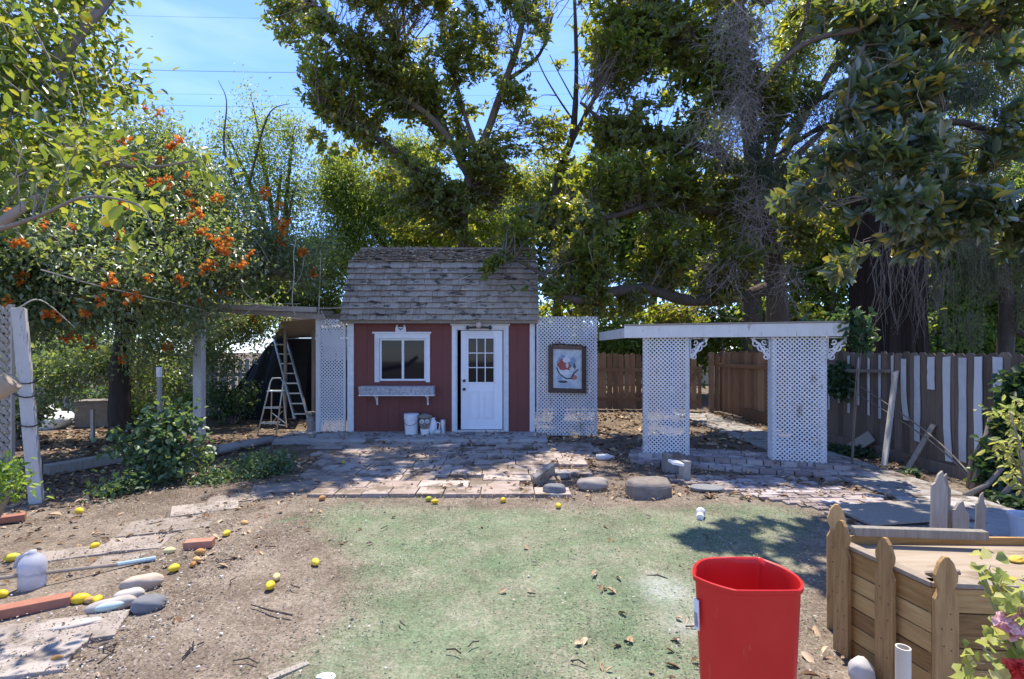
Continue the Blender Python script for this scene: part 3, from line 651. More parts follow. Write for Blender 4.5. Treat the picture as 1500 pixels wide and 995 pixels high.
# framed picture
pc = at(831, 541, Y2 - .05); pe = empty('framed_picture', pc, 'weathered abstract painting in a dark wooden frame hung on the lattice', 'picture')
pw, ph = 55 * Y2 / F, 69 * Y2 / F; tl = -.03
def pp(u, v, d=0): return Vector((pc.x + u, pc.y - d, pc.z + v + u * tl))
b = MB()
for a, c, s in (((-pw / 2, 0), (pw / 2, 0), 1),):
    for (u0, v0, u1, v1) in ((-pw / 2, -ph / 2, -pw / 2 + .085, ph / 2), (pw / 2 - .085, -ph / 2, pw / 2, ph / 2), (-pw / 2 + .085, ph / 2 - .07, pw / 2 - .085, ph / 2), (-pw / 2 + .085, -ph / 2, pw / 2 - .085, -ph / 2 + .085)):
        b.extr([(u0, v0), (u1, v0), (u1, v1), (u0, v1)], pc + Vector((0, .02, 0)), (1, 0, tl), (0, 0, 1), .05)
for i in range(9): b.blob(pp(-.26 + i * .065, ph / 2 + .005 + rnd.uniform(0, .02), .0), (.035, .02, .02), .3, 8, 6)
b.build('frame', PICFRAME, pe, bevel=.006)
b = MB(); b.extr([(-pw / 2 + .07, -ph / 2 + .07), (pw / 2 - .07, -ph / 2 + .07), (pw / 2 - .07, ph / 2 - .06), (-pw / 2 + .07, ph / 2 - .06)], pc + Vector((0, .015, 0)), (1, 0, tl), (0, 0, 1), .018); cv = b.build('canvas', CANVAS, pe)
def daub(name, m, cx, cy, rx_, ry_, lay, n=14, jag=.35):
    pts = [((cx + math.cos(a) * rx_ * (1 + rnd.uniform(-jag, jag))), (cy + math.sin(a) * ry_ * (1 + rnd.uniform(-jag, jag)))) for a in [2 * math.pi * i / n for i in range(n)]]
    MB().extr(pts, pc + Vector((0, -.0035 - lay * .0016, 0)), (1, 0, tl), (0, 0, 1), .0012).build(name, m, cv)
daub('paint_patch', PAINTB, -.06, .17, .14, .09, 0); daub('paint_patch', PAINTR, -.05, .06, .13, .11, 1); daub('paint_patch', PAINTW, -.05, -.07, .12, .07, 1.9); daub('paint_patch', PAINTW, -.02, .18, .07, .05, 2)
daub('paint_patch', PAINTB, .10, .12, .05, .10, .2); daub('paint_patch', PAINTG, .13, .05, .025, .06, .7); daub('paint_patch', PAINTW, .09, .0, .05, .04, 1.2); daub('paint_patch', PAINTB, -.14, -.16, .05, .06, .3); daub('paint_patch', PAINTR, -.12, .16, .04, .03, 2.5); daub('paint_patch', PAINTG, -.08, -.235, .10, .02, .8); daub('paint_patch', PAINTR, .12, -.14, .06, .05, .6); daub('paint_patch', PAINTW, .0, .07, .03, .04, 3)
b = MB(); b.tube([pp(-.20, .03, .006), pp(-.15, -.09, .006), pp(-.03, -.17, .006), pp(.08, -.17, .006), pp(.11, -.08, .006), pp(.2, .0, .006)], .012, 6); b.build('paint_line', PAINTG, cv)

# ------------------------------------------------------------------ arbour with lattice pillars
ar = empty('arbor', AO + AX * 1.1, 'white arbor beam on two square lattice pillars', 'arbor')
def pillar(u0, wd_, ht, zb):
    b = MB(); D = .30
    for k, (o, ux) in enumerate(((arb(u0, 0, zb), AX), (arb(u0 + wd_, 0, zb), AY), (arb(u0, D, zb), -AY))):
        wl = wd_ if k == 0 else D
        lattice(b, o, ux, (0, 0, 1), wl, ht, .060, .0175)
    p = b.build('pillar_lattice', WHITE2, ar)
    b = MB()
    for (uu, vv) in ((.03, .035), (wd_ - .03, .035), (.03, D - .035), (wd_ - .03, D - .035)):
        c = arb(u0 + uu, vv); b.box((c.x, c.y, zb + ht / 2), (.045, .045, ht + .06), (0, 0, RZ))
    b.build('corner_post', OLDWHITE, p)
PZ = .09
pillar(0.0, .64, 1.72, PZ); pillar(1.72, .66, 1.72, PZ)
b = MB(); zt0, zt1 = 1.80, 1.98
a, c = arb(-.27, -.06), arb(2.62, -.06); b.bar((a.x, a.y, (zt0 + zt1) / 2), (c.x, c.y, (zt0 + zt1) / 2), .18, .05, AY); b.build('beam', OLDWHITE, ar, bevel=.004)
b = MB(); a, c = arb(-.27, -.02), arb(2.62, -.02); b.bar((a.x, a.y, zt1 + .012), (c.x, c.y, zt1 + .012), .022, .16, AY); b.build('beam_cap', GREYWOOD, ar)
b = MB(); a, c = arb(-.2, .33), arb(2.6, .33); b.bar((a.x, a.y, 1.88), (c.x, c.y, 1.88), .14, .045, AY); b.build('rear_beam', OLDWHITE, ar)
b = MB(); a = arb(-.25, 0); b.bar((a.x + .02, a.y + .03, 1.88), (1.66, 9.66, 1.88), .15, .045, (1, 0, 0)); b.build('side_beam', OLDWHITE, ar)
def scroll(u, sgn):
    b = MB()
    def sp(cu, cz, r, a0, turns, d, rad=.012):
        pts = [arb(u + sgn * (cu + math.cos(a0 + d * t * turns * 6.28) * r * (1 - .75 * t)), .02, cz + math.sin(a0 + d * t * turns * 6.28) * r * (1 - .75 * t)) for t in np.linspace(0, 1, 18)]
        b.tube(pts, [rad * (1 - .4 * t) for t in np.linspace(0, 1, 18)], 6)
    b.bar(arb(u + sgn * .012, .02, 1.5), arb(u + sgn * .012, .02, 1.79), .014, .014, AY); b.bar(arb(u, .02, 1.785), arb(u + sgn * .26, .02, 1.785), .014, .014, AY)
    sp(.06, 1.53, .05, 1.6, 1.2, 1); sp(.19, 1.72, .055, 3.1, 1.2, 1); sp(.11, 1.65, .06, .8, 1.1, -1); sp(.08, 1.73, .04, 4, 1, 1); sp(.21, 1.76, .03, 2, 1, -1); sp(.05, 1.61, .03, 0, 1, 1)
    b.tube([arb(u + sgn * .02, .02, 1.5), arb(u + sgn * .08, .02, 1.58), arb(u + sgn * .14, .02, 1.70), arb(u + sgn * .24, .02, 1.78)], [.014, .018, .018, .012], 6)
    b.build('scroll_bracket', WHITE2, ar, smooth=True)
scroll(.65, 1); scroll(1.71, -1); scroll(2.39, 1)
b = MB(); c = arb(1.09, .05); b.tube([(c.x, c.y, 1.80), (c.x, c.y, 1.52)], .006, 6); tag(b.build('hanging_rod', DARKMETAL), 'thin dark rod hanging from the arbor beam', 'rod')
for k, (u, lab) in enumerate(((.82, 'small dark hook under the arbor beam nearest the left pillar'), (.99, 'small dark hook under the arbor beam beside the hanging rod'))):
    c = arb(u, .0); b = MB(); b.tube([(c.x, c.y, 1.80), (c.x, c.y, 1.76), (c.x + .02, c.y, 1.735), (c.x + .04, c.y, 1.76)], .006, 6); tag(b.build('hook', DARKMETAL), lab, 'hook', 'hooks under the arbor beam')
# ------------------------------------------------------------------ fences
def dogear(wd_, ht, c=.035): return [(-wd_ / 2, 0), (wd_ / 2, 0), (wd_ / 2, ht - c), (wd_ / 2 - c, ht), (-wd_ / 2 + c, ht), (-wd_ / 2, ht - c)]
def board_fence(b, A, B, ht, bw=.138, gap=.008, z0=.02, th=.018, skip=(), var=.02):
    A, B = Vector(A), Vector(B); u = (B - A); ln = u.length; u.normalize(); x = bw / 2; i = 0
    while x < ln - bw / 2:
        if not any(s0 <= x <= s1 for s0, s1 in skip):
            p = A + u * x; b.extr(dogear(bw, ht + rnd.uniform(-var, var)), (p.x, p.y, z0 + rnd.uniform(0, .02)), u + Vector((0, 0, rnd.uniform(-.006, .006))), (0, 0, 1), th)
        x += bw + gap * rnd.uniform(.2, 1.8); i += 1
    return b
def rails(b, A, B, zs, side, off=.05):
    A, B = Vector(A), Vector(B)
    for z in zs:
        o = Vector(side) * off; b.bar(A + o + Vector((0, 0, z)), B + o + Vector((0, 0, z)), .085, .038, side)
FX = 5.6
rfence = empty('board_fence', (FX, 8.5, 0), 'dark brown board fence on the right with white strips between its boards', 'fence')
board_fence(MB(), (FX + .02, 3.9, 0), (FX + .02, 10.2, 0), 1.555).build('boards', FENCE, rfence)
b = MB(); b.span((FX - .0, 3.9, .0), (FX + .018 - .04, 10.2, .16)); b.build('kickboard', FENCE, rfence)
for y in (4.2, 6.4, 8.6, 10.3): MB().span((FX + .05, y - .045, 0), (FX + .14, y + .045, 1.5)).build('post', FENCE, rfence)
def strip(px, wpx, py0, py1, kink=0):
    X = FX - .006; k = X * F
    Ya, Yb = k / (px - wpx / 2 - CX), k / (px + wpx / 2 - CX); Yc = k / (px - CX)
    z0, z1 = EYE - (py1 - HZ) * Yc / F, EYE - (py0 - HZ) * Yc / F
    b = MB(); n = 7; L_, R_ = [], []
    for i in range(n):
        z = z0 + (z1 - z0) * i / (n - 1); kx = kink * max(0, 1 - i / 2.5)
        L_.append((Ya - kx - rnd.uniform(0, .012), z + rnd.uniform(-.01, .01))); R_.append((Yb - kx + rnd.uniform(0, .012), z + rnd.uniform(-.01, .01)))
    b.extr(L_ + R_[::-1], (X, 0, 0), (0, 1, 0), (0, 0, 1), -.008 if False else .008)
    o = b.build('white_strip', PAINTSTRIP, rfence)
    return o
PAINTSTRIP = surf('white_strip_paint', ((.52, .52, .53), (.66, .66, .67), (.74, .74, .75)), 6, rough=.7, bump=.1, wear=((.30, .27, .24), 9, .66, (1, 1, .5)))
for px, wp, a, c, k in ((1214, 3, 535, 600, 0), (1229, 3, 530, 590, 0), (1242.5, 3.5, 521, 605, 0), (1257, 3, 524, 593, 0), (1272, 3.5, 522, 609, 0), (1288, 4, 521, 613, 0), (1306.5, 4, 521, 608, 0), (1323, 8, 525, 615, .05), (1343, 9, 522, 647, 0),
                       (1363, 11, 522, 570, 0), (1386, 11.5, 523, 676, .04), (1409.5, 12, 524, 677, 0), (1432.5, 13, 522, 684, 0), (1461, 15, 524, 612, .04)): strip(px, wp, a, c, k)
b = MB(); a, c = at(1213, 543, FX * F / (1213 - CX) - .15), at(1306, 544, FX * F / (1306 - CX)); b.bar((FX - .06, a.y, 1.27), (FX - .06, c.y, 1.31), .05, .09, (1, 0, 0)); b.build('ledge', GREYWOOD, rfence)
# back stretch of the right fence, browner boards
rf2 = empty('board_fence', (5.5, 12, 0), 'brown board fence behind the arbor between the gate post and the dark fence', 'fence')
board_fence(MB(), (5.60, 10.25, 0), (5.46, 13.5, 0), 1.56).build('boards', FENCEB, rf2)
b = MB(); rails(b, (5.58, 10.3, 0), (5.44, 13.4, 0), (1.25,), (-1, 0, 0), .035); b.span((5.49, 10.3, 0), (5.52, 12.2, .26)); b.build('rail', FENCEB, rf2)
bf = empty('board_fence', (3.2, 14, 0), 'dark back fence left of the gate with light showing through its gaps', 'fence')
b = board_fence(MB(), (-1.5, 14.1, 0), (4.25, 14.0, 0), 1.52, gap=.018); b.build('boards', FENCEB, bf)
b = MB(); rails(b, (-1.5, 14.1, 0), (4.25, 14.0, 0), (.3, 1.1), (0, -1, 0), .035); b.build('rail', FENCEB, bf)
MB().span((4.2, 13.94, 0), (4.31, 14.06, 1.6)).build('post', FENCEB, bf)
gt = empty('wooden_gate', (4.75, 13.6, 0), 'brown board gate with a diagonal brace standing ajar behind the arbor', 'gate')
board_fence(MB(), (4.34, 13.75, 0), (5.02, 13.6, 0), 1.54, gap=.012, z0=.06).build('boards', FENCEB, gt)
b = MB(); b.bar((4.34, 13.70, 1.15), (5.0, 13.56, 1.15), .09, .035); b.bar((4.34, 13.70, .25), (5.0, 13.56, .25), .09, .035); b.bar((4.4, 13.69, .35), (4.95, 13.55, 1.1), .08, .03); b.bar((4.97, 13.55, .1), (4.97, 13.55, 1.2), .08, .03, (0, 1, 0)); b.build('brace', FENCEB, gt)
gp_ = MB(); gp_.span((5.22, 13.5, 0), (5.33, 13.6, 1.58)); gp_.span((5.35, 13.52, .02), (5.48, 13.54, 1.52)); tag(gp_.build('gate_post', FENCEB), 'brown gate post beside the bright gap of the gate', 'post')
# left rear slat fence
lf = empty('slat_fence', (-9, 13, 0), 'pale weathered slat fence at the back left below the vines', 'fence')
board_fence(MB(), (-15.5, 12.6, 0), (-6.6, 13.3, 0), 1.35, bw=.09, gap=.05, var=.07).build('slats', PALEWOOD, lf)
b = MB(); rails(b, (-15.5, 12.6, 0), (-6.6, 13.3, 0), (.35, 1.0), (0, 1, 0), .05); b.build('rail', PALEWOOD, lf)
# leaning things by the right fence
def plank(name, p0, p1, wd_, th, m, label, cat, side=(1, 0, 0), group=None):
    o = MB().bar(p0, p1, wd_, th, side).build(name, m, bevel=.003); return tag(o, label, cat, group)
plank('plank', (5.1, G(1284, 686).y, .03), (FX - .03, FX * F / (1315 - CX) + .0, EYE - (545 - HZ) * .0098), .105, .022, OLDWHITE, 'white painted plank leaning against the dark fence', 'plank')
plank('plank', (5.28, G(1340, 690).y, .0), (FX - .02, FX * F / (1370 - CX), EYE - (622 - HZ) * 6.75 / F), .075, .02, GREYWOOD, 'short grey plank leaning on the dark fence below the cut white strip', 'plank')
plank('plank', (5.3, 8.1, .02), (5.55, 7.9, .3), .2, .02, GREYWOOD, 'grey scrap board propped at the foot of the dark fence', 'plank')
b = MB(); b.extr([(-.62, -.25), (.5, -.34), (.62, .2), (-.5, .3)], (3.72, 4.95, .045), (.95, .25, 0), (-.25, .95, 0), .02); tag(b.build('board', GREYWOOD), 'flat weathered board lying on the brick paving behind the planter', 'board')

# ------------------------------------------------------------------ left pergola, posts, rear things
p0 = G(54, 735); lean = at(28, 452, p0.y + .05)
o = MB().bar((p0.x, p0.y, -.02), lean, .11, .11, (.5, -.85, 0)).build('leaning_post', surf('greyed_white_paint', ((.33, .30, .265), (.46, .43, .39), (.56, .53, .49)), 8, (1, 1, .4), rough=.8, bump=.4, wear=((.24, .20, .16), 10, .58, (2, 2, .4))), bevel=.006); tag(o, 'thick white wooden post leaning left beside the lattice', 'post')
b = MB()
for q in (.40, .55, .62): 
    b = MB(); c = Vector((p0.x, p0.y, 0)).lerp(lean, q); b.tube([c + Vector((math.cos(a) * .105, math.sin(a) * .105, .02 * math.sin(a * 2))) for a in np.linspace(0, 6.28, 14)], .008, 5); b.build('wire_tie', DARKMETAL, o)
pg = empty('pergola', (-4.6, 9.3, 0), 'white pergola beam and square post left of the shed under the trumpet vine', 'pergola')
PX = (292 - CX) * 9.2 / F
MB().span((PX - .075, 9.13, -.02), (PX + .075, 9.27, 2.32)).build('post', OLDWHITE, pg, bevel=.005)
b = MB(); b.bar((-3.5, 9.55, 2.24), (PX - .3, 9.2, 2.40), .095, .045, (0, 1, 0)); b.bar((PX - .3, 9.2, 2.40), (-5.9, 6.6, 2.38), .09, .045, (1, 0, 0)); b.build('beam', PALEWOOD, pg)
b = MB()
for i in range(4):
    y = 9.3 + i * .9; b.bar((-3.55, y, 2.36), (-7.2, y - .3, 2.45), .09, .04, (0, 1, 0))
b.build('rafter', GREYWOOD, pg)
ll = empty('lattice_panel', (-5.9, 5.7, 0), 'weathered tan lattice panel at the far left behind the leaning post', 'lattice panel')
lattice(MB(), (-7.1, 5.65, .0), (1, 0, 0), (0, 0, 1), 1.55, 2.1, per=.10, sl=.04, th=.008).build('lattice', GREYWOOD, ll)
b = MB(); b.span((-5.56, 5.65, 0), (-5.52, 5.69, 2.12)); b.build('post', PALEWOOD, ll)
st = G(235, 680); b = MB(); b.bar((st.x, st.y, 0), (st.x - .02, st.y, at(234, 538, st.y).z), .045, .045); o = b.build('stake', GREYWOOD); tag(o, 'slim grey stake with a white tip standing in the ivy bush', 'stake')
MB().box((st.x - .02, st.y, at(234, 545, st.y).z), (.05, .05, .14)).build('white_tip', WHITE, o)
s2 = G(136, 645); tag(MB().bar((s2.x, s2.y, 0), (s2.x, s2.y, at(136, 600, s2.y).z), .05, .05).build('stake', PALEWOOD), 'short brown stake in the ground left of the dark tree trunk', 'stake')
c = G(463, 634); b = MB(); tp = at(470, 366, c.y - .1); b.tube([(c.x + .02, c.y - .05, 0), (c.x + .06, c.y - .1, 1.5), tp], [.018, .015, .008], 6); tag(b.build('bamboo_pole', PALETWIG), 'thin pale pole rising past the left lattice panel', 'pole')
# pedestal
b = MB(); b.lathe([(.13, 0), (.13, .05), (.10, .07), (.085, .12), (.11, .2), (.115, .26), (.08, .31), (.08, .34), (.12, .37), (.12, .41), (.0, .41)], (c.x + .0, c.y - .2, .02), 18, closed=False); tag(b.build('pedestal', CONC, smooth=False), 'turned concrete pedestal at the foot of the left lattice panel', 'pedestal')
# ladders
def ladder(name, foot, dirv, ht, wd_, n, rot, label, m=ALU, leanx=0, leany=.5, taper=.2):
    e = empty(name, foot, label, 'ladder'); return e
lad = empty('ladder', at(432, 612, 11.0), 'tall aluminium ladder leaning beyond the step ladder', 'ladder')
Yl = G(432, 614).y
def rail_pts(pxb, pyb, pxt, pyt, Yb, Yt): return at(pxb, pyb, Yb), at(pxt, pyt, Yt)
A0, A1 = rail_pts(432, 614, 402, 498, 11.6, 12.3); B0, B1 = rail_pts(452, 614, 420, 498, 11.6, 12.3)
for a, c in ((A0, A1), (B0, B1)): MB().bar(a, c, .035, .07, (0, 1, 0)).build('rail', ALU, lad)
for i in range(8):
    t = (i + .5) / 8; MB().bar(A0.lerp(A1, t), B0.lerp(B1, t), .03, .04, (0, 1, 0)).build('rung', ALU, lad)
Ys = 9.75; sl_ = empty('step_ladder', G(395, 638), 'small open aluminium step ladder left of the shed', 'step ladder')
def P_(px, py, dY=0): return at(px, py, Ys + dY)
b = MB()
top = [P_(377, 638), P_(396, 560, .22), P_(399, 554, .23), P_(411, 554, .23), P_(415, 560, .22), P_(404, 640)]
b.tube(top, .014, 7); b.build('front_frame', ALU, sl_, smooth=True)
b = MB(); b.tube([P_(398, 572, .24), P_(397, 622, .62)], .012, 6); b.tube([P_(414, 572, .24), P_(420, 626, .62)], .012, 6)
b.tube([P_(397, 604, .5), P_(418, 620, .6)], .007, 5); b.tube([P_(414, 602, .5), P_(399, 619, .6)], .007, 5); b.tube([P_(397, 620, .6), P_(420, 624, .62)], .01, 5); b.build('rear_frame', ALU, sl_)
for (xa, xb, py, d) in ((392, 414, 573, .2), (387, 410, 597.5, .11), (382, 407, 620, .05)): MB().span((P_(xa, py, d).x, Ys + d - .04, P_(xa, py, d).z - .012), (P_(xb, py, d).x, Ys + d + .1, P_(xa, py, d).z + .012)).build('step', ALU, sl_)
# black tarp over a frame, grey building behind
b = MB(); n = 16
tp_, bt_ = [], []
for i in range(n + 1):
    t = i / n; x = -7.0 + t * 2.1; fold = rnd.uniform(-.09, .09)
    bt_.append((x - .1 * (1 - t), 12.05 + fold, 0)); tp_.append((-6.35 + t * 1.45, 12.35 + fold * .4, 1.15 + min(1, t * 2.4) * .75))
vs = bt_ + tp_ + [(p[0], p[1] + .9, p[2]) for p in tp_] + [(p[0], p[1] + 1.2, 0) for p in bt_]
fs = [(r * (n + 1) + i, r * (n + 1) + i + 1, (r + 1) * (n + 1) + i + 1, (r + 1) * (n + 1) + i) for r in range(3) for i in range(n)]
b.add(vs, fs, .5); b.add([vs[0], vs[n + 1], vs[2 * n + 2], vs[3 * n + 3]], [(0, 1, 2, 3)], .5); b.add([vs[n], vs[2 * n + 1], vs[3 * n + 2], vs[4 * n + 3]], [(3, 2, 1, 0)], .5)
tag(b.build('tarp', BLACK), 'black tarp draped over a frame behind the ladders', 'tarp')
ob = empty('outbuilding', (-5, 14.4, 0), 'low grey outbuilding with white scalloped trim behind the ladders', 'outbuilding')
MB().span((-6.3, 13.6, 0), (-3.0, 16, 1.55)).build('wall', GREYWALL, ob)
MB().span((-6.3, 13.5, 1.60), (-3.0, 13.56, 1.95)).build('fascia', WHITE, ob)
b = MB()
for i in range(22): b.extr(dogear(.14, .36, .04), (-6.2 + i * .15, 13.46, 1.72), (-1, 0, 0), (0, 0, -1), .02)
b.build('scalloped_trim', OLDWHITE, ob)
b = MB(); b.bar((-4.6, 13.4, 1.98), (-4.6, 16.2, 2.5), 3.4, .05, (0, -.25, 1)); b.build('roof', ROOFTAN, ob)
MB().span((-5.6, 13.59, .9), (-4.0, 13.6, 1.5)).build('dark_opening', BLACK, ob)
# awning-like tan sheet
b = MB(); q = [at(412, 470, 11.4), at(462, 466, 11.4), at(462, 492, 12.6), at(400, 497, 12.6)]
vs = list(q) + [v - Vector((0, 0, .02)) for v in q]; b.add(vs, [(0, 1, 2, 3), (7, 6, 5, 4), (0, 4, 5, 1), (1, 5, 6, 2), (2, 6, 7, 3), (3, 7, 4, 0)]); aw = b.build('awning', ROOFTAN); tag(aw, 'tan sheet awning between the pergola and the outbuilding', 'awning')
for (xa, xb) in ((418, 410), (459, 458)):
    p = at(xa, 480, 12); MB().bar((p.x, 12.0, 0), (p.x, 12.0, p.z - .03), .06, .06).build('post', GREYWOOD, aw)
# timber border and pale log
a0, a1 = G(68, 697), G(205, 672); b = MB(); b.bar((a0.x, a0.y, .07), (a1.x, a1.y, .07), .17, .14, (0, 0, 1)); o = b.build('landscape_timber', GREYWOOD, bevel=.015); tag(o, 'long flaking white timber lying behind the leaning post', 'timber')
for t in (.28, .5):
    c = a0.lerp(a1, t); MB().tube([(c.x, c.y - .07, .075), (c.x, c.y - .098, .075)], .025, 10).build('drill_hole', BLACK, o)
b = MB(); a0, a1 = G(282, 676), G(400, 650); b.tube([(a0.x, a0.y, .09), (a0.x * .6 + a1.x * .4, a0.y * .6 + a1.y * .4, .09), (a1.x, a1.y, .08)], [.075, .075, .065], 12, wob=.03); tag(b.build('log', CONC, smooth=True), 'pale grey log lying beside the low ground cover', 'log')
# heap of junk at the back left
e = G(85, 625); b = MB(); b.blob((e.x, e.y - .2, .16), (.40, .28, .22), .5, 18, 12, rz=.3); b.blob((e.x - .15, e.y - .1, .3), (.24, .2, .22), .6, 16, 10, rz=1); b.blob((e.x + .22, e.y - .3, .14), (.22, .2, .2), .6, 16, 10, rz=2); tag(b.build('white_sack', surf('white_sacking', ((.6, .6, .6), (.72, .72, .72), (.8, .8, .8)), 6, bump=.5, rough=.7), smooth=True), 'crumpled white sack lying before the rear slat fence', 'sack')
b = MB(); b.box((e.x + .75, e.y + .1, .27), (.6, .5, .54), (0, 0, .3)); b.box((e.x + .75, e.y + .1, .55), (.64, .54, .03), (0, 0, .3)); tag(b.build('grey_bin', STONE, bevel=.02), 'squat grey box beside the white sack', 'box')
b = MB(); b.lathe([(.2, 0), (.26, .5), (.27, .52), (.24, .52), (.18, .03)], (e.x + 1.45, e.y + .3, 0), 16, closed=False); b.lathe([(.19, .03), (.0, .03)], (e.x + 1.45, e.y + .3, 0), 16, closed=False); tag(b.build('black_bucket', DARKMETAL), 'black bucket right of the squat grey box', 'bucket')
b = MB(); b.box((e.x + .35, 12.2, 1.12), (1.0, .3, .45)); b.span((e.x - .1, 12.05, 0), (e.x + .8, 12.35, .90)); tag(b.build('rusty_cabinet', RUST, bevel=.02), 'rusty red cabinet standing behind the white sack', 'cabinet')
b = MB(); b.box((e.x + .55, 12.0, .8), (.3, .04, .24)); tag(b.build('yellow_tin', surf('dull_yellow', ((.36, .33, .17), (.44, .40, .22), (.5, .46, .28)), 6)), 'dull yellow tin against the rusty cabinet', 'tin')

# ------------------------------------------------------------------ by the shed door
b = MB(); bc = Vector((sx(607) + .0, 9.42, .087)); b.lathe([(.118, 0), (.132, .27), (.139, .275), (.139, .29), (.133, .295), (.137, .32), (.137, .36), (.13, .37), (0, .372)], bc, 24, closed=False); bu = b.build('bucket', WPL, smooth=False); tag(bu, 'white plastic bucket with lid beside the shed wall', 'bucket')
b = MB(); b.tube([bc + Vector((math.cos(a) * .145, -abs(math.sin(a)) * .145, .29 - .12 * math.sin(a))) for a in np.linspace(0, math.pi, 14)], .004, 5); b.build('handle', DARKMETAL, bu)
fc = Vector((sx(628), 9.32, .087)); fp = empty('face_planter', fc, 'grey garden face pot with round white eyes beside the bucket', 'garden pot')
b = MB(); b.blob(fc + Vector((0, .02, .22)), (.115, .105, .13), .15, 16, 12); b.blob(fc + Vector((0, -.09, .19)), (.025, .03, .035)); b.tube([fc + Vector((x, -.085 - .015 * (1 - abs(x) / .06), .135 - .02 * (1 - (x / .06) ** 2))) for x in np.linspace(-.06, .06, 7)], .014, 6); b.blob(fc + Vector((0, .0, .33)), (.13, .11, .05), .3, 14, 8); b.build('head', STONE, fp, smooth=True)
b = MB(); b.lathe([(.07, 0), (.09, .11), (.095, .115), (.0, .115)], fc + Vector((0, -.02, 0)), 16, closed=False); b.build('pot', WPL, fp)
for q in (-.045, .045):
    b = MB(); b.blob(fc + Vector((q, -.075, .245)), (.04, .032, .04), 0, 14, 10); ey = b.build('eye', WHITE, fp, smooth=True); MB().blob(fc + Vector((q, -.104, .248)), (.014, .006, .014), 0, 10, 6).build('pupil', DARKMETAL, ey, smooth=True)
jc = Vector((sx(638), 9.36, .087)); b = MB(); b.lathe([(.055, 0), (.07, .05), (.08, .16), (.06, .24), (.04, .27), (.05, .30), (.0, .30)], jc, 16, closed=False); b.tube([jc + Vector((.07, 0, .22)), jc + Vector((.13, 0, .2)), jc + Vector((.12, 0, .1)), jc + Vector((.075, 0, .06))], .012, 6); tag(b.build('white_jug', WHITE, smooth=True), 'white handled jug right of the garden face pot', 'jug')
cc = Vector((sx(651), 9.44, .087)); b = MB(); b.lathe([(.045, 0), (.05, .005), (.05, .24), (.053, .245), (.05, .25), (.046, .245), (.045, .03), (0, .03)], cc, 18, closed=False); tag(b.build('metal_canister', ALU, smooth=False), 'tall silver canister standing by the door frame', 'canister')
tc_ = Vector((sx(647), 9.25, .14)); b = MB(); b.tube([tc_ + Vector((-.09, .03, 0)), tc_ + Vector((-.03, 0, .0)), tc_ + Vector((.05, -.02, .0))], [.035, .05, .052], 14); tag(b.build('tin_can', ALU), 'small silver tin lying in front of the canister', 'tin')
sh = Vector((sx(687), 9.3, .10)); b = MB(); b.blob(sh, (.14, .05, .035), .2, 14, 8, rz=.3); tag(b.build('old_shoe', DARKSTONE, smooth=True), 'dark scuffed clog on the step before the door', 'shoe')

# ------------------------------------------------------------------ rocks, bricks and small things on the ground
def rock(name, px, py, r, m, label, cat='stone', rz=0, flat=.6, jit=.16, z=0):
    r = (r[0], r[1], r[2])
    p = G(px, py); b = MB(); b.blob((p.x, p.y, r[2] * .55 + z), r, jit, 22, 14, flat, rz=rz); return tag(b.build(name, m, smooth=True), label, cat)
b = MB(); p = G(962, 733)
out_ = [(a * .62, c * .66) for a, c in [(-.46, -.08), (-.36, -.26), (.05, -.28), (.34, -.2), (.41, .12), (.25, .33), (-.2, .34), (-.42, .2)]]
vs = [(p.x + a, p.y + .26 + c, -.03) for a, c in out_] + [(p.x + a * .97, p.y + .26 + c * .97, .10 + rnd.uniform(-.02, .03)) for a, c in out_] + [(p.x + a * .85, p.y + .26 + c * .82, .16 + rnd.uniform(-.02, .02)) for a, c in out_]
fs = [(r * 8 + i, r * 8 + (i + 1) % 8, r * 8 + 8 + (i + 1) % 8, r * 8 + 8 + i) for r in (0, 1) for i in range(8)] + [tuple(range(16, 24))]
b.add(vs, fs); o = b.build('rock', STONE, bevel=.03); tag(o, 'largest rough grey boulder in front of the left lattice pillar', 'rock')
q = G(985, 692); b = MB(); b.box((q.x, q.y - .02, .13), (.24, .14, .26), (.05, .03, .1)); tag(b.build('concrete_block', CONC, bevel=.012), 'upright concrete block against the left lattice pillar base', 'block')
q = G(988, 706); b = MB(); b.box((q.x + .02, q.y, .235), (.15, .13, .03), (.1, .2, .2)); tag(b.build('white_tile', WPL), 'white tile lying on the big grey boulder', 'tile')
q = G(1000, 706); b = MB(); b.box((q.x + .06, q.y + .1, .12), (.11, .1, .24), (0, .1, .5)); tag(b.build('white_block', PALESTONE, bevel=.01), 'small pale block wedged behind the big grey boulder', 'block')
rock('stepping_stone', 1035, 718, (.20, .12, .045), DARKSTONE, 'flat dark stone right of the big grey boulder', flat=.3)
rock('stone', 868, 716, (.19, .11, .10), STONE, 'blunt grey stone left of the big grey boulder', rz=.2)
q = G(797, 712); b = MB(); b.box((q.x, q.y + .05, .12), (.30, .07, .19), (.5, -.45, .5)); tag(b.build('paving_block', CONC, bevel=.008), 'grey paving block tipped on its edge at the patio corner', 'block')
q = G(822, 700); b = MB(); b.box((q.x, q.y, .04), (.22, .16, .08), (0, 0, .2)); tag(b.build('paving_block', CONC, bevel=.01), 'flat grey block beside the tipped paving block', 'block')
q = G(808, 722); rock('stone', 812, 724, (.13, .10, .09), DARKSTONE, 'dark stone just before the tipped paving block')
q = G(887, 675); b = MB(); b.tube([(q.x - .13, q.y, .05), (q.x + .04, q.y + .02, .05), (q.x + .09, q.y + .025, .05), (q.x + .13, q.y + .03, .05)], [.045, .048, .02, .018], 12); tag(b.build('plastic_bottle', TPL, smooth=True), 'crumpled clear bottle lying among leaves left of the pillar', 'bottle')
rock('stone', 218, 893, (.095, .075, .06), DARKSTONE, 'dark slate grey cobble beside the pale stones', rz=.3, flat=.7, jit=.13)
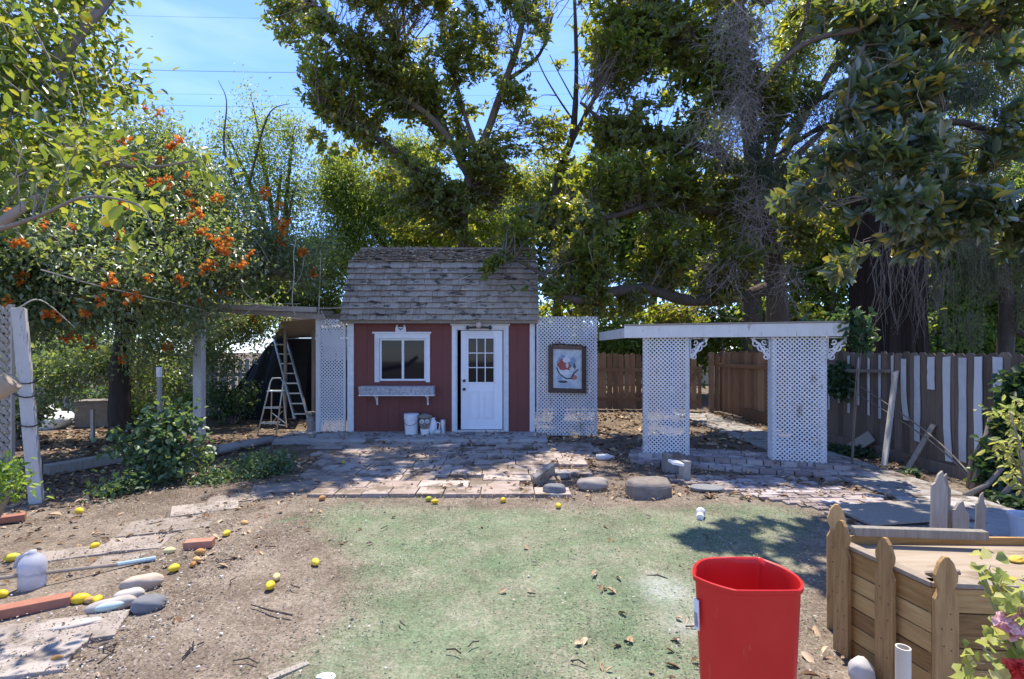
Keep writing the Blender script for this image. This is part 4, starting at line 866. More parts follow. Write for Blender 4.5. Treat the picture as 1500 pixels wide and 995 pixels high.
rock('stone', 208, 860, (.125, .06, .055), TANSTONE, 'tan cobble nearest the blue tipped stick', rz=.5, flat=.8, jit=.13)
rock('stone', 189, 878, (.085, .055, .045), PALESTONE, 'small cream cobble between the tan and the green stained ones', rz=.5, flat=.8, jit=.13)
o = rock('stone', 163, 893, (.13, .055, .05), PALESTONE, 'long pale cobble with a green stain', rz=.6, flat=.8, jit=.13)
q = G(165, 893); MB().blob((q.x + .01, q.y - .035, .038), (.075, .03, .026), .15, 12, 8, rz=.6).build('green_stain', surf('green_stain', ((.36, .46, .43), (.42, .52, .48), (.5, .56, .52)), 9), o, smooth=True)
rock('stone', 112, 918, (.12, .05, .025), PALESTONE, 'flat pale stone sunk in the dirt below the lemons', rz=.5, flat=.5)
rock('stone', 1262, 998, (.058, .05, .075), PALESTONE, 'white rounded stone at the foot of the wooden planter', jit=.04, flat=2)
def brick(px, py, rz, label, L_=.21, tilt=0):
    p = G(px, py); b = MB(); b.box((p.x, p.y, .032), (L_, .095, .06), (tilt, 0, rz)); return tag(b.build('brick', BRICK, bevel=.005), label, 'brick')
brick(292, 802, .22, 'loose red brick lying beside the dried lemons'); brick(40, 897, .55, 'long red edging brick below the plastic jug', .42)
brick(12, 765, .6, 'rust coloured brick at the left edge beyond the plastic jug', .24)
# jug
q = G(33, 868); jg = empty('plastic_jug', (q.x, q.y + .07, 0), 'translucent milky plastic jug standing on the dirt', 'jug')
b = MB(); b.lathe([(.065, 0), (.075, .012), (.078, .15), (.07, .185), (.045, .215), (.022, .235), (.022, .25), (0, .25)], (q.x, q.y + .07, 0.003), 26, closed=False); bm_ = b.build('body', TPLW, jg, smooth=True)
b = MB(); b.tube([(q.x - .02, q.y + .07, .235), (q.x - .065, q.y + .04, .215), (q.x - .08, q.y + .03, .15)], .014, 8); b.build('handle', TPLW, jg, smooth=True)
# stick with blue tip
a, c = G(-40, 842, .12), G(172, 824, .05); d = G(228, 816, .03)
b = MB(); b.tube([(a.x, a.y - .25, .16), (c.x, c.y, .035)], [.013, .012], 8); o = b.build('garden_stick', TWIG); tag(o, 'long wooden handle with a pale blue tip lying across the stones', 'stick')
b = MB(); b.tube([(c.x, c.y, .035), (d.x, d.y, .02)], [.016, .018], 8); b.build('blue_tip', surf('faded_blue', ((.22, .33, .38), (.32, .43, .46), (.40, .50, .52)), 12), o)
# paper cup on the turf
q = G(1026, 760); ce = empty('paper_cup', (q.x, q.y, 0), 'white printed cup lying on the shaded green turf', 'cup')
ax = Vector((.35, .8, .2)).normalized(); b = MB(); b.tube([Vector((q.x, q.y, .042)) - ax * .06, Vector((q.x, q.y, .042)) + ax * .06], [.032, .042], 18); b.build('body', WPL, ce)
b = MB(); b.tube([Vector((q.x, q.y, .0425)) - ax * .02, Vector((q.x, q.y, .0425)) + ax * .03], [.0372, .0398], 18); b.build('dark_print', surf('dark_print', ((.06, .07, .09), (.16, .17, .20), (.45, .45, .46)), 40), ce)
# clear tub on the right
q = G(1518, 806); b = MB(); b.lathe([(.10, 0), (.118, .2), (.128, .205), (.128, .225), (.115, .22), (.1, .012), (0, .012)], (q.x + .03, q.y + .1, .03), 26, closed=False); tag(b.build('plastic_tub', TPL, smooth=False), 'clear plastic tub standing on the path at the right edge', 'tub')
# white paper scrap near lower edge
q = G(477, 996); b = MB(); b.blob((q.x, q.y, .012), (.05, .035, .012), .5, 9, 6); tag(b.build('paper_scrap', WHITE), 'white crumpled scrap on the turf at the lower edge', 'scrap')
q = G(425, 985); b = MB(); b.bar((q.x - .07, q.y - .08, .012), (q.x + .07, q.y + .05, .012), .04, .02, (0, 0, 1)); tag(b.build('wood_scrap', GREYWOOD), 'short grey board scrap near the lower edge of the turf', 'scrap')
# lemons
def lemon(px, py, m, label, s=.036, rz=None, group='lemons fallen on the ground', cat='lemon'):
    p = G(px, py + 3); s = s * .82; b = MB(); k = rnd.uniform(.92, 1.06); b.blob((p.x, p.y, s * .86), (s * 1.32 * k, s, s * .95), .03, 16, 12, rz=rnd.uniform(0, 3) if rz is None else rz, tip=.13)
    return tag(b.build('lemon', m, smooth=True), label, cat, group)
for px, py, m, lab, s in (
    (116, 750, LEMON, 'single yellow lemon in the shade right of the leaning post', .042), (139, 801, LEMON, 'yellow lemon at the corner of a broken flagstone', .036), (18, 819, LEMON, 'yellow lemon behind the milky plastic jug', .04),
    (248, 808, PALELEM, 'faded lemon left of the loose red brick', .034), (255, 834, LEMON, 'bright yellow lemon nearest the blue tip of the stick', .036), (293, 810, OLDLEM, 'dried brown lemon touching the front of the red brick', .034),
    (288, 821, OLDLEM, 'upper of two dried lemons on the strip of green', .03), (283, 827, OLDLEM, 'lower and flatter of two dried lemons on the strip of green', .026), (332, 782, LEMON, 'yellow lemon right of and beyond the loose red brick', .034),
    (358, 767, OLDLEM, 'shrivelled brown lemon alone on the dirt before the patio', .033), (462, 825, LEMON, 'single yellow lemon where dirt meets green turf', .034), (396, 860, LEMON, 'bright lemon touching a paler one on bare dirt', .036),
    (405, 847, PALELEM, 'pale lemon tucked behind a bright one on bare dirt', .032), (118, 881, LEMON, 'largest lemon in the row of three above the pale cobbles', .042), (133, 881, OLDLEM, 'middle lemon in the row of three above the pale cobbles', .030),
    (143, 880, LEMON, 'right lemon in the row of three above the pale cobbles', .032), (3, 873, LEMON, 'yellow lemon left of the milky plastic jug', .036), (637, 735, LEMON, 'yellow lemon before the patio edge touching a green one', .034),
    (628, 731, GRNLEM, 'green lemon at the patio edge', .034), (737, 733, LEMON, 'yellow lemon alone before the right end of the patio edge', .036), (818, 741, LEMON, 'yellow lemon among dry leaves before the dark stone', .034),
    (503, 678, GRNLEM, 'dull green lemon lying on the patio pavers', .04), (472, 730, OLDLEM, 'orange lemon at the left front corner of the patio', .036), (228, 846, OLDLEM, 'small brown lemon behind the tan cobble', .026), (83, 966, OLDLEM, 'tiny orange lemon beside white pebbles near the lower left', .022)):
    lemon(px, py, m, lab, s)

# ------------------------------------------------------------------ red bin
RB = empty('red_bin', (G(1095, 1180).x, 1.86, 0), 'tall red plastic bin with clipped corners standing on the turf', 'bin')
zr = .78
def rim(scale, z, off=0):
    pts = [(1017.5, 842), (1019, 829), (1030, 820.5), (1050, 817.5), (1105, 817.5), (1117, 820), (1145, 831), (1165, 843), (1173, 852), (1174.5, 858), (1171, 863), (1160, 864.5), (1090, 864.5), (1072, 863), (1045, 855), (1025, 847)]
    P = [at(px, py, (EYE - zr) * F / (py - HZ)) for px, py in pts]; c = sum(P, Vector()) / len(P)
    return [Vector((c.x + (p.x - c.x) * scale, c.y + (p.y - c.y) * scale, z)) + (p - c).normalized() * off for p in P]
secs = [rim(.80, 0.004), rim(.985, zr - .02), rim(1.0, zr - .015, .006), rim(1.0, zr, .007), rim(1.0, zr + .003, .003), rim(1.0, zr, -.003), rim(.98, zr - .02, -.004), rim(.79, .01, -.004)]
# resample the rim outline smoothly
def dense(P, k=4):
    out, n = [], len(P)
    for i in range(n):
        a, c, d, e = P[i - 1], P[i], P[(i + 1) % n], P[(i + 2) % n]
        for t in np.linspace(0, 1, k, endpoint=False): out.append(.5 * ((2 * c) + (-a + d) * t + (2 * a - 5 * c + 4 * d - e) * t * t + (-a + 3 * c - 3 * d + e) * t ** 3))
    return out
secs = [dense(s) for s in secs]; n = len(secs[0]); b = MB()
b.add([v for s in secs for v in s], [(i * n + j, i * n + (j + 1) % n, (i + 1) * n + (j + 1) % n, (i + 1) * n + j) for i in range(len(secs) - 1) for j in range(n)] + [tuple(range((len(secs) - 1) * n, len(secs) * n))], .5)
body = b.build('body', REDPL, RB, smooth=True)
es = body.modifiers.new('edge', 'EDGE_SPLIT'); es.split_angle = R(50)
# sticker on the left face
k0, k1 = rim(.985, 0), None
a = rim(.965, .70, .012)[0]; c = rim(.968, .70, .010)[15]; a2 = rim(.955, .59, .012)[0]; c2 = rim(.955, .59, .010)[15]
st_ = MB(); d = Vector((-.02, -.02, 0)).normalized() * .004; q = [a2.lerp(c2, .2), a2.lerp(c2, 1.05), a.lerp(c, 1.05), a.lerp(c, .2)]
st_.add([v + d for v in q] + [v for v in q], [(3, 2, 1, 0), (0, 1, 5, 4), (1, 2, 6, 5), (2, 3, 7, 6), (3, 0, 4, 7)]); so = st_.build('sticker', WPL, RB)
q2 = [q[0].lerp(q[2], .08), q[1].lerp(q[3], .12).lerp(q[0], .1), q[0].lerp(q[2], .62).lerp(q[1], .12), q[3].lerp(q[0], .45)]
MB().add([v + d * 1.3 for v in q2], [(3, 2, 1, 0)]).build('dark_picture', surf('sticker_print', ((.10, .08, .10), (.22, .18, .2), (.5, .45, .45)), 60), so)

# ------------------------------------------------------------------ wooden planter with pickets
PL = empty('wooden_planter', (2.3, 2.55, 0), 'cedar board planter box with pointed pickets and a plywood lid', 'planter')
C0 = [Vector((1.86, 2.93, 0)), Vector((1.77, 2.76, 0)), Vector((1.86, 2.27, 0)), Vector((2.95, 2.16, 0)), Vector((3.0, 2.9, 0))]   # back left, left, front left, front right, back right
zt = .555
def wallboards(b, A, B, hs, z0=.0, th=.022):
    u = (B - A).normalized(); n_ = Vector((u.y, -u.x, 0)); z = z0
    for h in hs: b.bar(A + n_ * (-.012) + Vector((0, 0, z + h / 2 - .002)), B + n_ * (-.012) + Vector((0, 0, z + h / 2 - .002)), h - .005, th, n_); z += h
hs = [.085, .085, .09, .09, .09, .115]
for i in range(4):
    b = MB(); wallboards(b, C0[i], C0[i + 1], hs if i != 2 else [.10, .10, .09, .155, .11]); b.build('side_panel', CEDAR, PL, bevel=.003)
b = MB(); wallboards(b, C0[4], C0[0], hs); b.build('side_panel', CEDAR, PL, bevel=.003)
b = MB()
for i in range(4):
    u = (C0[i + 1] - C0[i]).normalized(); n_ = Vector((u.y, -u.x, 0)); b.bar(C0[i] - n_ * .02 + Vector((0, 0, zt + .012)), C0[i + 1] - n_ * .02 + Vector((0, 0, zt + .012)), .022, .055, n_)
b.build('rim', GREYWOOD if False else surf('rim_wood', ((.22, .17, .12), (.34, .28, .215), (.45, .39, .32)), 7, (4, 4, 4), rough=.85, bump=.3), PL, bevel=.003)
b = MB(); b.bar(Vector((1.93, 2.9, zt + .03)), Vector((2.62, 2.83, zt + .03)), .05, .05, (0, 1, 0)); b.build('rear_batten', GREYWOOD, PL, bevel=.006)
b = MB(); inner = [C0[0].lerp(C0[3], .045), C0[1].lerp(C0[3], .05), C0[2].lerp(C0[4], .05), C0[3].lerp(C0[0], .03), C0[4].lerp(C0[1], .03)]
b.extr([(p.x, p.y) for p in inner], (0, 0, .49), (1, 0, 0), (0, 1, 0), .018); lid = b.build('lid', PLY, PL)
PK = [(-.048, 0), (.048, 0), (.048, .52), (.036, .545), (.030, .565), (.044, .60), (.046, .625), (.028, .68), (.008, .705), (-.008, .705), (-.028, .68), (-.046, .625), (-.044, .60), (-.030, .565), (-.036, .545), (-.048, .52)]
def picket(p, u, lab=None, hs_=1.0, tilt=0):
    u = Vector(u).normalized(); n_ = Vector((-u.y, u.x, 0)); b = MB(); p = Vector(p)
    b.extr([(x, z * hs_) for x, z in PK], p - n_ * -.0, u, (tilt, 0, 1), .02)
    w = u.cross(Vector((0, 0, 1))).normalized()
    for z in (.05, .13, .22, .31, .40, .47):
        for s in (-.018, .02):
            if rnd.random() < .8: c = p + u * (s + rnd.uniform(-.006, .006)) + Vector((0, 0, z + rnd.uniform(-.012, .012))) + w * .02; b.tube([c, c + w * .0012], .0032, 7, .5, 1)
    return b.build('picket', [PICKET, DARKMETAL], PL)
uL = (C0[2] - C0[1]).normalized(); nL = Vector((uL.y, -uL.x, 0)); uF = (C0[3] - C0[2]).normalized(); nF = Vector((uF.y, -uF.x, 0)); uB = (C0[1] - C0[0]).normalized(); nB = Vector((uB.y, -uB.x, 0))
def pk_on(A, u, n_, t, ang=0, h=1.0):
    v = u.lerp(Vector((1, 0, 0)), ang).normalized() if ang else u
    return picket(A + u * t + n_ * .022, v, None, h, .0)
picket(C0[0] + Vector((.015, .03, 0)), (.9, -.42, 0), None, 1.02); pk_on(C0[1], uL, nL, .045); pk_on(C0[1], uL, nL, .30); pk_on(C0[2], uF, nF, .035, 0, 1.0)
b = MB(); b.bar((2.02, 2.50, .515), (2.10, 2.40, .565), .02, .015); tag(b.build('twig', TWIG), 'short stick lying on the planter lid', 'twig')
b = MB(); b.blob((2.72, 2.62, .52), (.09, .035, .018), .3, 14, 8, rz=-.2); b.blob((2.62, 2.66, .52), (.05, .03, .014), .3, 12, 8, rz=.4); tag(b.build('fallen_leaf', YELLEAF), 'curled yellow leaf lying on the planter lid', 'leaf')
# bundle of broken pickets behind
BP = empty('picket_bundle', (2.95, 3.45, 0), 'bundle of split grey pickets standing behind the planter', 'pickets')
for (x, y, h, w_, tx) in ((2.83, 3.42, .80, .09, .05), (2.90, 3.47, .77, .07, .06), (2.99, 3.43, .60, .10, .03), (3.06, 3.5, .56, .10, -.02), (3.10, 3.41, .66, .05, .06)):
    b = MB(); u = Vector((1, rnd.uniform(-.5, .2), 0)).normalized(); b.extr([(-w_ / 2, 0), (w_ / 2, 0), (w_ / 2, h * .86), (w_ * .3, h * .9), (w_ * .15, h), (-w_ * .1, h * .97), (-w_ * .3, h * .9), (-w_ / 2, h * .88)], (x, y, 0), u, (tx, .03, 1), .022); b.build('picket', GREYWOOD, BP)
b = MB(); b.extr([(-.12, 0), (.16, 0), (.02, .5), (-.06, .52)], (3.1, 3.55, 0), (1, .2, 0), (.0, .02, 1), .02); b.build('pale_board', PLY, BP)
# pvc stub
b = MB(); q = at(1323, 948, 2.02); b.lathe([(.026, 0), (.026, q.z), (.021, q.z), (.021, q.z - .12), (0, q.z - .12)], (q.x, q.y, 0), 20, closed=False); tag(b.build('pipe', surf('cream_pvc', ((.62, .56, .44), (.70, .64, .52), (.75, .70, .6)), 6, rough=.45, bump=.02), smooth=False), 'cream plastic pipe standing upright before the planter', 'pipe')
# ------------------------------------------------------------------ trees
A3 = np.array
def bl(px, py, Y, r, w=None):
    p = at(px, py, Y); return ((p.x, p.y, p.z), r, w if w else r[0] * r[1] * r[2])
def lp_(pts):   # limb from (px, py, Y, radius) points
    return [(*at(px, py, Y), r) for px, py, Y, r in pts]
def fixed(pts): return pts

# magnolia behind the shed
mag = empty('magnolia_tree', (-.9, 12.7, 0), 'large sparse magnolia behind the shed with forking limbs against the sky', 'tree', 'trees around the yard')
ml = [[(-.75, 12.75, 0, .21), (-.8, 12.7, 2, .19), *lp_([(677, 340, 12.6, .15), (688, 262, 12.6, .14), (715, 190, 12.5, .10), (740, 120, 12.4, .085), (762, 50, 12.2, .07), (775, -60, 12, .05), (780, -150, 12, .03)])],
      lp_([(688, 262, 12.6, .10), (655, 200, 12.3, .085), (615, 160, 12, .075), (570, 130, 11.8, .06), (530, 85, 11.6, .05), (490, 40, 11.4, .04), (440, -20, 11.2, .03)]),
      lp_([(700, 225, 12.5, .07), (680, 165, 12.8, .05), (660, 90, 13, .045), (650, 20, 13, .035), (640, -60, 13, .02)]),
      lp_([(680, 320, 12.6, .14), (640, 285, 12.2, .11), (600, 240, 11.9, .09), (555, 205, 11.5, .07), (505, 180, 11.2, .05), (470, 165, 11, .03)]),
      lp_([(570, 130, 11.8, .05), (575, 70, 11.9, .04), (560, 0, 12, .03), (550, -70, 12, .02)]),
      lp_([(740, 120, 12.4, .06), (790, 80, 12.6, .04), (810, 20, 12.7, .03)]),
      lp_([(655, 200, 12.3, .05), (600, 90, 12.6, .04), (590, 10, 12.8, .025)])]
limb_mesh(ml, BARK, mag)
E = in_blobs([bl(440, 20, 11.3, (.9, .9, .8)), bl(500, 70, 11.5, (1.0, 1, .8)), bl(560, 40, 11.8, (.8, 1, 1.2)), bl(600, 140, 12, (1.0, 1.1, .7)), bl(655, 60, 12.8, (.5, .9, 1.3)), bl(770, 40, 12.3, (.62, .9, 1.1)),
              bl(740, 150, 12.4, (.8, 1, .8)), bl(520, 200, 11.4, (1.2, 1, .7)), bl(640, 240, 12.2, (1.1, 1.1, .9)), bl(730, 240, 12.4, (.9, 1.1, .8)), bl(560, 270, 12, (.9, 1, .7)), bl(480, 130, 11.2, (.8, .9, .6)), bl(800, 280, 12.4, (.8, 1, .7)),
              bl(650, 290, 12.3, (1.1, .9, .6)), bl(600, 320, 12.2, (.9, .9, .5)), bl(705, 285, 12.3, (.8, .9, .6)), bl(660, 215, 12.6, (.8, .9, .6)), bl(680, 330, 12.3, (.9, .9, .5)), bl(760, 330, 12.2, (.8, .8, .5)), bl(470, 60, 11.2, (.8, .9, 1)), bl(620, 120, 12.2, (.8, 1, 1)), bl(700, 60, 12.6, (.6, .9, 1)), bl(540, 130, 11.8, (1, 1, .9)), bl(680, 170, 12.5, (.9, 1, .7)), bl(810, 200, 12.4, (.6, .9, .5)), bl(560, -90, 11.8, (1.8, 1.4, 1)), bl(740, -90, 12.2, (1.6, 1.4, 1)), ((-1.2, 9.8, 8.6), (1.6, .8, .4), .6), ((-2.8, 9.7, 8.8), (1.2, .8, .4), .7), ((.5, 10.0, 8.7), (1.3, .8, .4), .7)], 7200, 31, 3.4, .12)
foliage(mag, ml, E, 11, .135, .062, L_MAG, mode='rosette', spread=.32, shape='oval', seed=5, maxlen=1.3, droop=.15, tr=(.012, .004))

# tree right of it whose low limb hangs over the roof
m2 = empty('magnolia_tree', (5.95, 11.6, 0), 'tall dark magnolia behind the arbor with a low limb reaching over the shed roof', 'tree', 'trees around the yard')
l2 = [[(6.0, 11.5, 0, .30), (5.98, 11.5, 1.5, .26), *lp_([(1135, 400, 11.4, .22), (1115, 300, 11.3, .2), (1100, 200, 11.2, .18), (1090, 100, 11.1, .16), (1080, 0, 11, .13), (1075, -120, 11, .08)])],
      lp_([(1132, 420, 11.4, .15), (1080, 435, 11, .13), (1010, 440, 10.6, .12), (950, 425, 10.2, .11), (895, 428, 9.8, .10), (850, 440, 9.5, .08), (815, 428, 9.4, .06), (790, 400, 9.4, .04), (740, 372, 9.6, .025)]),
      lp_([(1110, 260, 11.3, .12), (1040, 220, 11, .10), (960, 200, 11, .08), (890, 180, 11, .05), (850, 150, 11, .03)]),
      lp_([(1120, 330, 11.3, .12), (1050, 310, 10.8, .09), (960, 300, 10.4, .07), (880, 320, 10, .05), (800, 300, 10, .03)]),
      lp_([(1095, 150, 11.2, .10), (1150, 90, 10.8, .07), (1180, 30, 10.5, .05), (1190, -60, 10.5, .03)]),
      lp_([(1090, 120, 11.2, .10), (1020, 60, 11.2, .07), (970, 0, 11.2, .05), (930, -60, 11.2, .03)]),
      lp_([(1125, 360, 11.3, .10), (1180, 330, 10.6, .07), (1230, 300, 10.2, .04)])]
limb_mesh(l2, BARK, m2)
E = in_blobs([bl(830, 340, 9.8, (.75, .8, .7)), bl(770, 330, 10.1, (.7, .7, .45)), bl(900, 370, 10, (.8, .9, .6)), bl(840, 410, 9.5, (.55, .7, .4)), bl(795, 385, 9.35, (.4, .35, .3)), bl(735, 385, 9.5, (.28, .2, .16)), bl(770, 425, 9.3, (.2, .2, .16), .06), bl(715, 395, 9.45, (.16, .15, .14), .05), bl(800, 425, 9.3, (.35, .3, .25), .12), bl(840, 375, 9.5, (.5, .5, .35), .25), bl(880, 425, 9.7, (.5, .5, .3)), bl(980, 370, 10.4, (.9, .9, .7)), bl(900, 270, 10.4, (1.1, 1.1, .7)), bl(960, 200, 11, (1.1, 1.1, .8)),
              bl(1010, 280, 10.8, (1.1, 1, .8)), bl(880, 190, 11, (.5, 1, .5)), bl(930, 80, 11.2, (1.0, 1.1, .9)), bl(1000, 60, 11.2, (1.1, 1.1, 1.2)), bl(900, 40, 11.2, (.7, 1, 1)), bl(1060, 130, 10.9, (.8, .8, 1)), bl(1140, 160, 10.8, (.8, .8, .9)), bl(1150, 20, 10.8, (.9, .9, .7)), bl(990, -60, 11.2, (2, 1.4, 1.2)), bl(1060, 380, 10.7, (.9, .9, .6)), bl(1080, 280, 10.8, (.8, .9, .7)),
              bl(1180, 340, 10.5, (.8, .8, .6)), bl(1200, 250, 10.5, (.7, .8, .7)), bl(1050, 430, 10.8, (.7, .8, .3)), bl(830, 460, 12.5, (.7, .6, .35)), bl(980, 465, 12.5, (1.0, .6, .35)), bl(1180, 465, 12, (.8, .5, .35)), bl(900, 445, 10.2, (.8, .9, .35))], 6600, 32, 3.0, -.12)
foliage(m2, l2, E, 11, .145, .066, L_MAG, mode='rosette', spread=.3, shape='oval', seed=6, maxlen=1.2, droop=.2, tr=(.012, .004))
# its dead twigs: pale bare tangle
A = in_blobs([bl(1085, 60, 10.2, (.6, .5, 1.3)), bl(1060, 170, 10.1, (.8, .5, .9)), bl(1110, 310, 10.1, (.5, .4, 1.0)), bl(1050, 390, 10.2, (.5, .4, .5)), bl(1150, 400, 10.4, (.4, .4, .5)), bl(1180, 200, 10, (.4, .4, .6))], 1500, 40, 2, -1)
B = A + rng.normal(size=A.shape) * A3([[.28, .25, .30]]) + A3([[0, 0, -.18]])
twigs('dead_twigs', A, B, .0055, .003, surf('dead_twig', ((.22, .18, .15), (.34, .29, .25), (.46, .41, .36)), 4, rough=.95, bump=0), m2, kink=.10)
# bare forked sapling in the sky gap
bs = empty('bare_tree', (.98 * 1.33, 13.4, 0), 'slim half bare tree standing in the gap of sky right of the magnolia', 'tree', 'trees around the yard')
lb = [[(1.3, 13.4, 0, .13), *lp_([(815, 290, 13.4, .12), (838, 200, 13.3, .10), (844, 120, 13.2, .06), (843, 40, 13.2, .05), (838, -80, 13.2, .03)])], lp_([(836, 210, 13.3, .07), (862, 160, 13.1, .06), (880, 120, 13, .05), (890, 60, 13, .03)]),
      lp_([(842, 180, 13.3, .03), (815, 140, 13, .022), (795, 105, 12.8, .016), (783, 75, 12.7, .010)]), lp_([(842, 150, 13.3, .02), (820, 110, 13.1, .014), (805, 80, 13, .008)]), lp_([(843, 60, 13.2, .02), (862, 25, 13, .014), (870, -10, 13, .01)]), lp_([(815, 140, 13, .014), (795, 140, 12.9, .008), (780, 150, 12.8, .006)])]
limb_mesh(lb, BARK, bs, n=7)
E = in_blobs([bl(870, 140, 13, (.35, .5, .5)), bl(830, 250, 13.2, (.5, .6, .5)), bl(850, 30, 13, (.3, .5, .3)), bl(825, 85, 13, (.2, .3, .2)), bl(870, 60, 13, (.5, .6, .4))], 150, 33, 2.2, -.4)
foliage(bs, lb, E, 9, .14, .064, L_MAG, mode='rosette', spread=.3, shape='oval', seed=7, maxlen=.8, tr=(.010, .004))

# near glossy magnolia overhanging from the right
m3 = empty('magnolia_tree', (7.3, 6.2, 0), 'glossy large leaved magnolia overhanging the right fence', 'tree', 'trees around the yard')
l3 = [[(7.3, 6.3, 0, .22), (7.25, 6.3, 2, .2), (7.1, 6.2, 3.6, .17), (6.9, 6.0, 5.5, .13), (6.6, 5.8, 7.5, .07)],
      [(7.1, 6.2, 3.9, .10), *lp_([(1480, 60, 6, .085), (1380, 35, 5.9, .075), (1280, 42, 5.8, .065), (1200, 55, 5.7, .05), (1150, 85, 5.7, .04), (1110, 130, 5.7, .02)])],
      [(7.15, 6.2, 3.2, .08), *lp_([(1440, 190, 5.6, .06), (1340, 190, 5.4, .045), (1260, 200, 5.4, .03), (1215, 240, 5.4, .02)])],
      [(7.2, 6.3, 2.7, .08), *lp_([(1470, 290, 5.6, .05), (1380, 300, 5.5, .035), (1290, 290, 5.4, .02)])],
      lp_([(1280, 42, 5.8, .04), (1250, 100, 5.6, .03), (1240, 160, 5.6, .015)]), lp_([(1380, 35, 5.9, .04), (1395, 120, 5.6, .03), (1380, 170, 5.4, .02)])]
l3 = [[(*p[:3], p[3] * (.62 if i else 1)) for p in l] for i, l in enumerate(l3)]; limb_mesh(l3, BARK, m3)
E = in_blobs([bl(1290, 140, 5.6, (.36, .5, .26)), bl(1360, 130, 5.5, (.45, .5, .32)), bl(1260, 230, 5.4, (.36, .5, .24)), bl(1350, 225, 5.4, (.5, .5, .3)), bl(1440, 200, 5.5, (.42, .5, .36)), bl(1300, 310, 5.4, (.4, .5, .26)), bl(1400, 310, 5.5, (.5, .5, .32)), bl(1470, 110, 5.6, (.4, .5, .3)),
              bl(1300, 70, 5.9, (.5, .5, .3)), bl(1330, 270, 6, (.5, .4, .3)), bl(1250, 150, 6.4, (.35, .4, .35)), bl(1300, 20, 5.8, (.9, .5, .2)), bl(1450, 15, 5.9, (.6, .6, .25)), bl(1180, 290, 6.4, (.3, .5, .2)), bl(1160, 225, 6.6, (.28, .4, .2)), bl(1480, 330, 5.6, (.35, .5, .3)), bl(1240, 390, 6.6, (.25, .3, .22)), bl(1340, 350, 6, (.4, .5, .2)),
              ((3.6, 6.9, 6.9), (1.3, .7, .35), .22), ((4.8, 7.2, 7.3), (1.2, .8, .35), .22), ((2.4, 7.2, 7.2), (.8, .5, .25), .09), ((2.8, 5.9, 6.2), (.7, .4, .2), .05)], 1150, 35, 3.0, -.45)
foliage(m3, l3, E, 12, .185, .072, L_MAGB, mode='rosette', spread=.14, shape='oval', seed=8, maxlen=.9, droop=.18, tr=(.009, .004), curl=.14, fold=.18)

# redwood
rw = empty('redwood_tree', (6.95, 9.5, 0), 'massive redwood trunk with furrowed bark behind the striped fence', 'tree', 'trees around the yard')
b = MB(); vs = []; n = 56; ph = [rnd.uniform(0, 6.28) for _ in range(8)]; hs_ = [0, .5, 1, 1.5, 2.0, 2.6, 3.2, 4, 5, 7, 10, 15]
for z in hs_:
    r = .56 + .22 * math.exp(-z / 1.2) - z * .018
    for j in range(n):
        a = 2 * math.pi * j / n; k = 1 + .055 * math.sin(13 * a + ph[0] + z * .35) + .04 * math.sin(21 * a + ph[1] - z * .5) + .05 * math.sin(5 * a + ph[2]) + .03 * math.sin(31 * a + ph[3] + z * .9)
        vs.append((6.95 + math.cos(a) * r * k, 9.5 + math.sin(a) * r * k, z))
b.add(vs, [(i * n + j, i * n + (j + 1) % n, (i + 1) * n + (j + 1) % n, (i + 1) * n + j) for i in range(len(hs_) - 1) for j in range(n)]); b.build('trunk', REDBARK, rw)
lr = [[(6.95, 9.5, z, .09), (6.95 + math.cos(a) * d * .5, 9.5 + math.sin(a) * d * .5, z + .25, .06), (6.95 + math.cos(a) * d, 9.5 + math.sin(a) * d, z - .3, .02)] for z, a, d in ((4.2, -.6, 2.2), (5, -2.4, 1.6), (5.2, .3, 2.6), (6, -1.4, 1.6), (6.4, 2.5, 1.8), (7, -.3, 2.4), (7.6, -2.2, 1.8), (5.6, 3, 2), (8.4, -1, 2))]
limb_mesh(lr, DARKBARK, rw, 'limb', 6)
E = in_blobs([((l[-1][0], l[-1][1], l[-1][2] - .1), (.9, .8, .55), 1) for l in lr] + [((l[1][0], l[1][1], l[1][2] - .2), (.8, .7, .5), 1) for l in lr] + [bl(1400, 90, 9, (1.2, 1.2, .9), 3), bl(1450, 180, 9.3, (.9, 1, .9), 3), bl(1330, 60, 9.4, (1, 1, .7), 2)], 1900, 36, 2.6, -.2)
foliage(rw, lr, E, 26, .085, .016, L_REDW, mode='spray', spread=.11, seed=9, maxlen=.8, droop=.9, tr=(.008, .003))
A = np.stack([rng.uniform(6.15, 7.5, 110), rng.uniform(8.55, 8.8, 110), rng.uniform(2.8, 4.2, 110)], 1); B = A + np.stack([rng.normal(0, .22, 110), rng.normal(0, .05, 110), -rng.uniform(.5, 1.5, 110)], 1)
twigs('hanging_twigs', A, B, .007, .003, TWIG, rw, kink=.05)

# weeping grey green tree behind the right fence
wt = empty('weeping_tree', (12.5, 13.2, 0), 'grey green weeping tree hanging behind the right fence', 'tree', 'trees around the yard')
lw = [[(12.4, 13, 0, .2), *lp_([(1475, 480, 13, .17), (1470, 400, 12.8, .14), (1450, 300, 12.8, .1), (1430, 200, 12.8, .06)])], lp_([(1470, 420, 12.8, .09), (1420, 350, 12.6, .06), (1380, 330, 12.4, .03)]), lp_([(1475, 470, 13, .10), (1500, 490, 12.8, .08), (1540, 480, 12.5, .05)])]
limb_mesh(lw, BARK, wt)
E = in_blobs([bl(1400, 320, 12.5, (.7, .8, .5)), bl(1440, 380, 12.6, (.55, .7, .6)), bl(1490, 330, 12.6, (.7, .8, .7)), bl(1380, 400, 12.5, (.25, .5, .5)), bl(1420, 450, 12.5, (.3, .4, .4)), bl(1500, 430, 12.8, (.4, .6, .6)), bl(1395, 470, 12.5, (.16, .3, .3)), bl(1560, 350, 12.4, (.9, 1, 1))], 900, 37, 3, -.3)
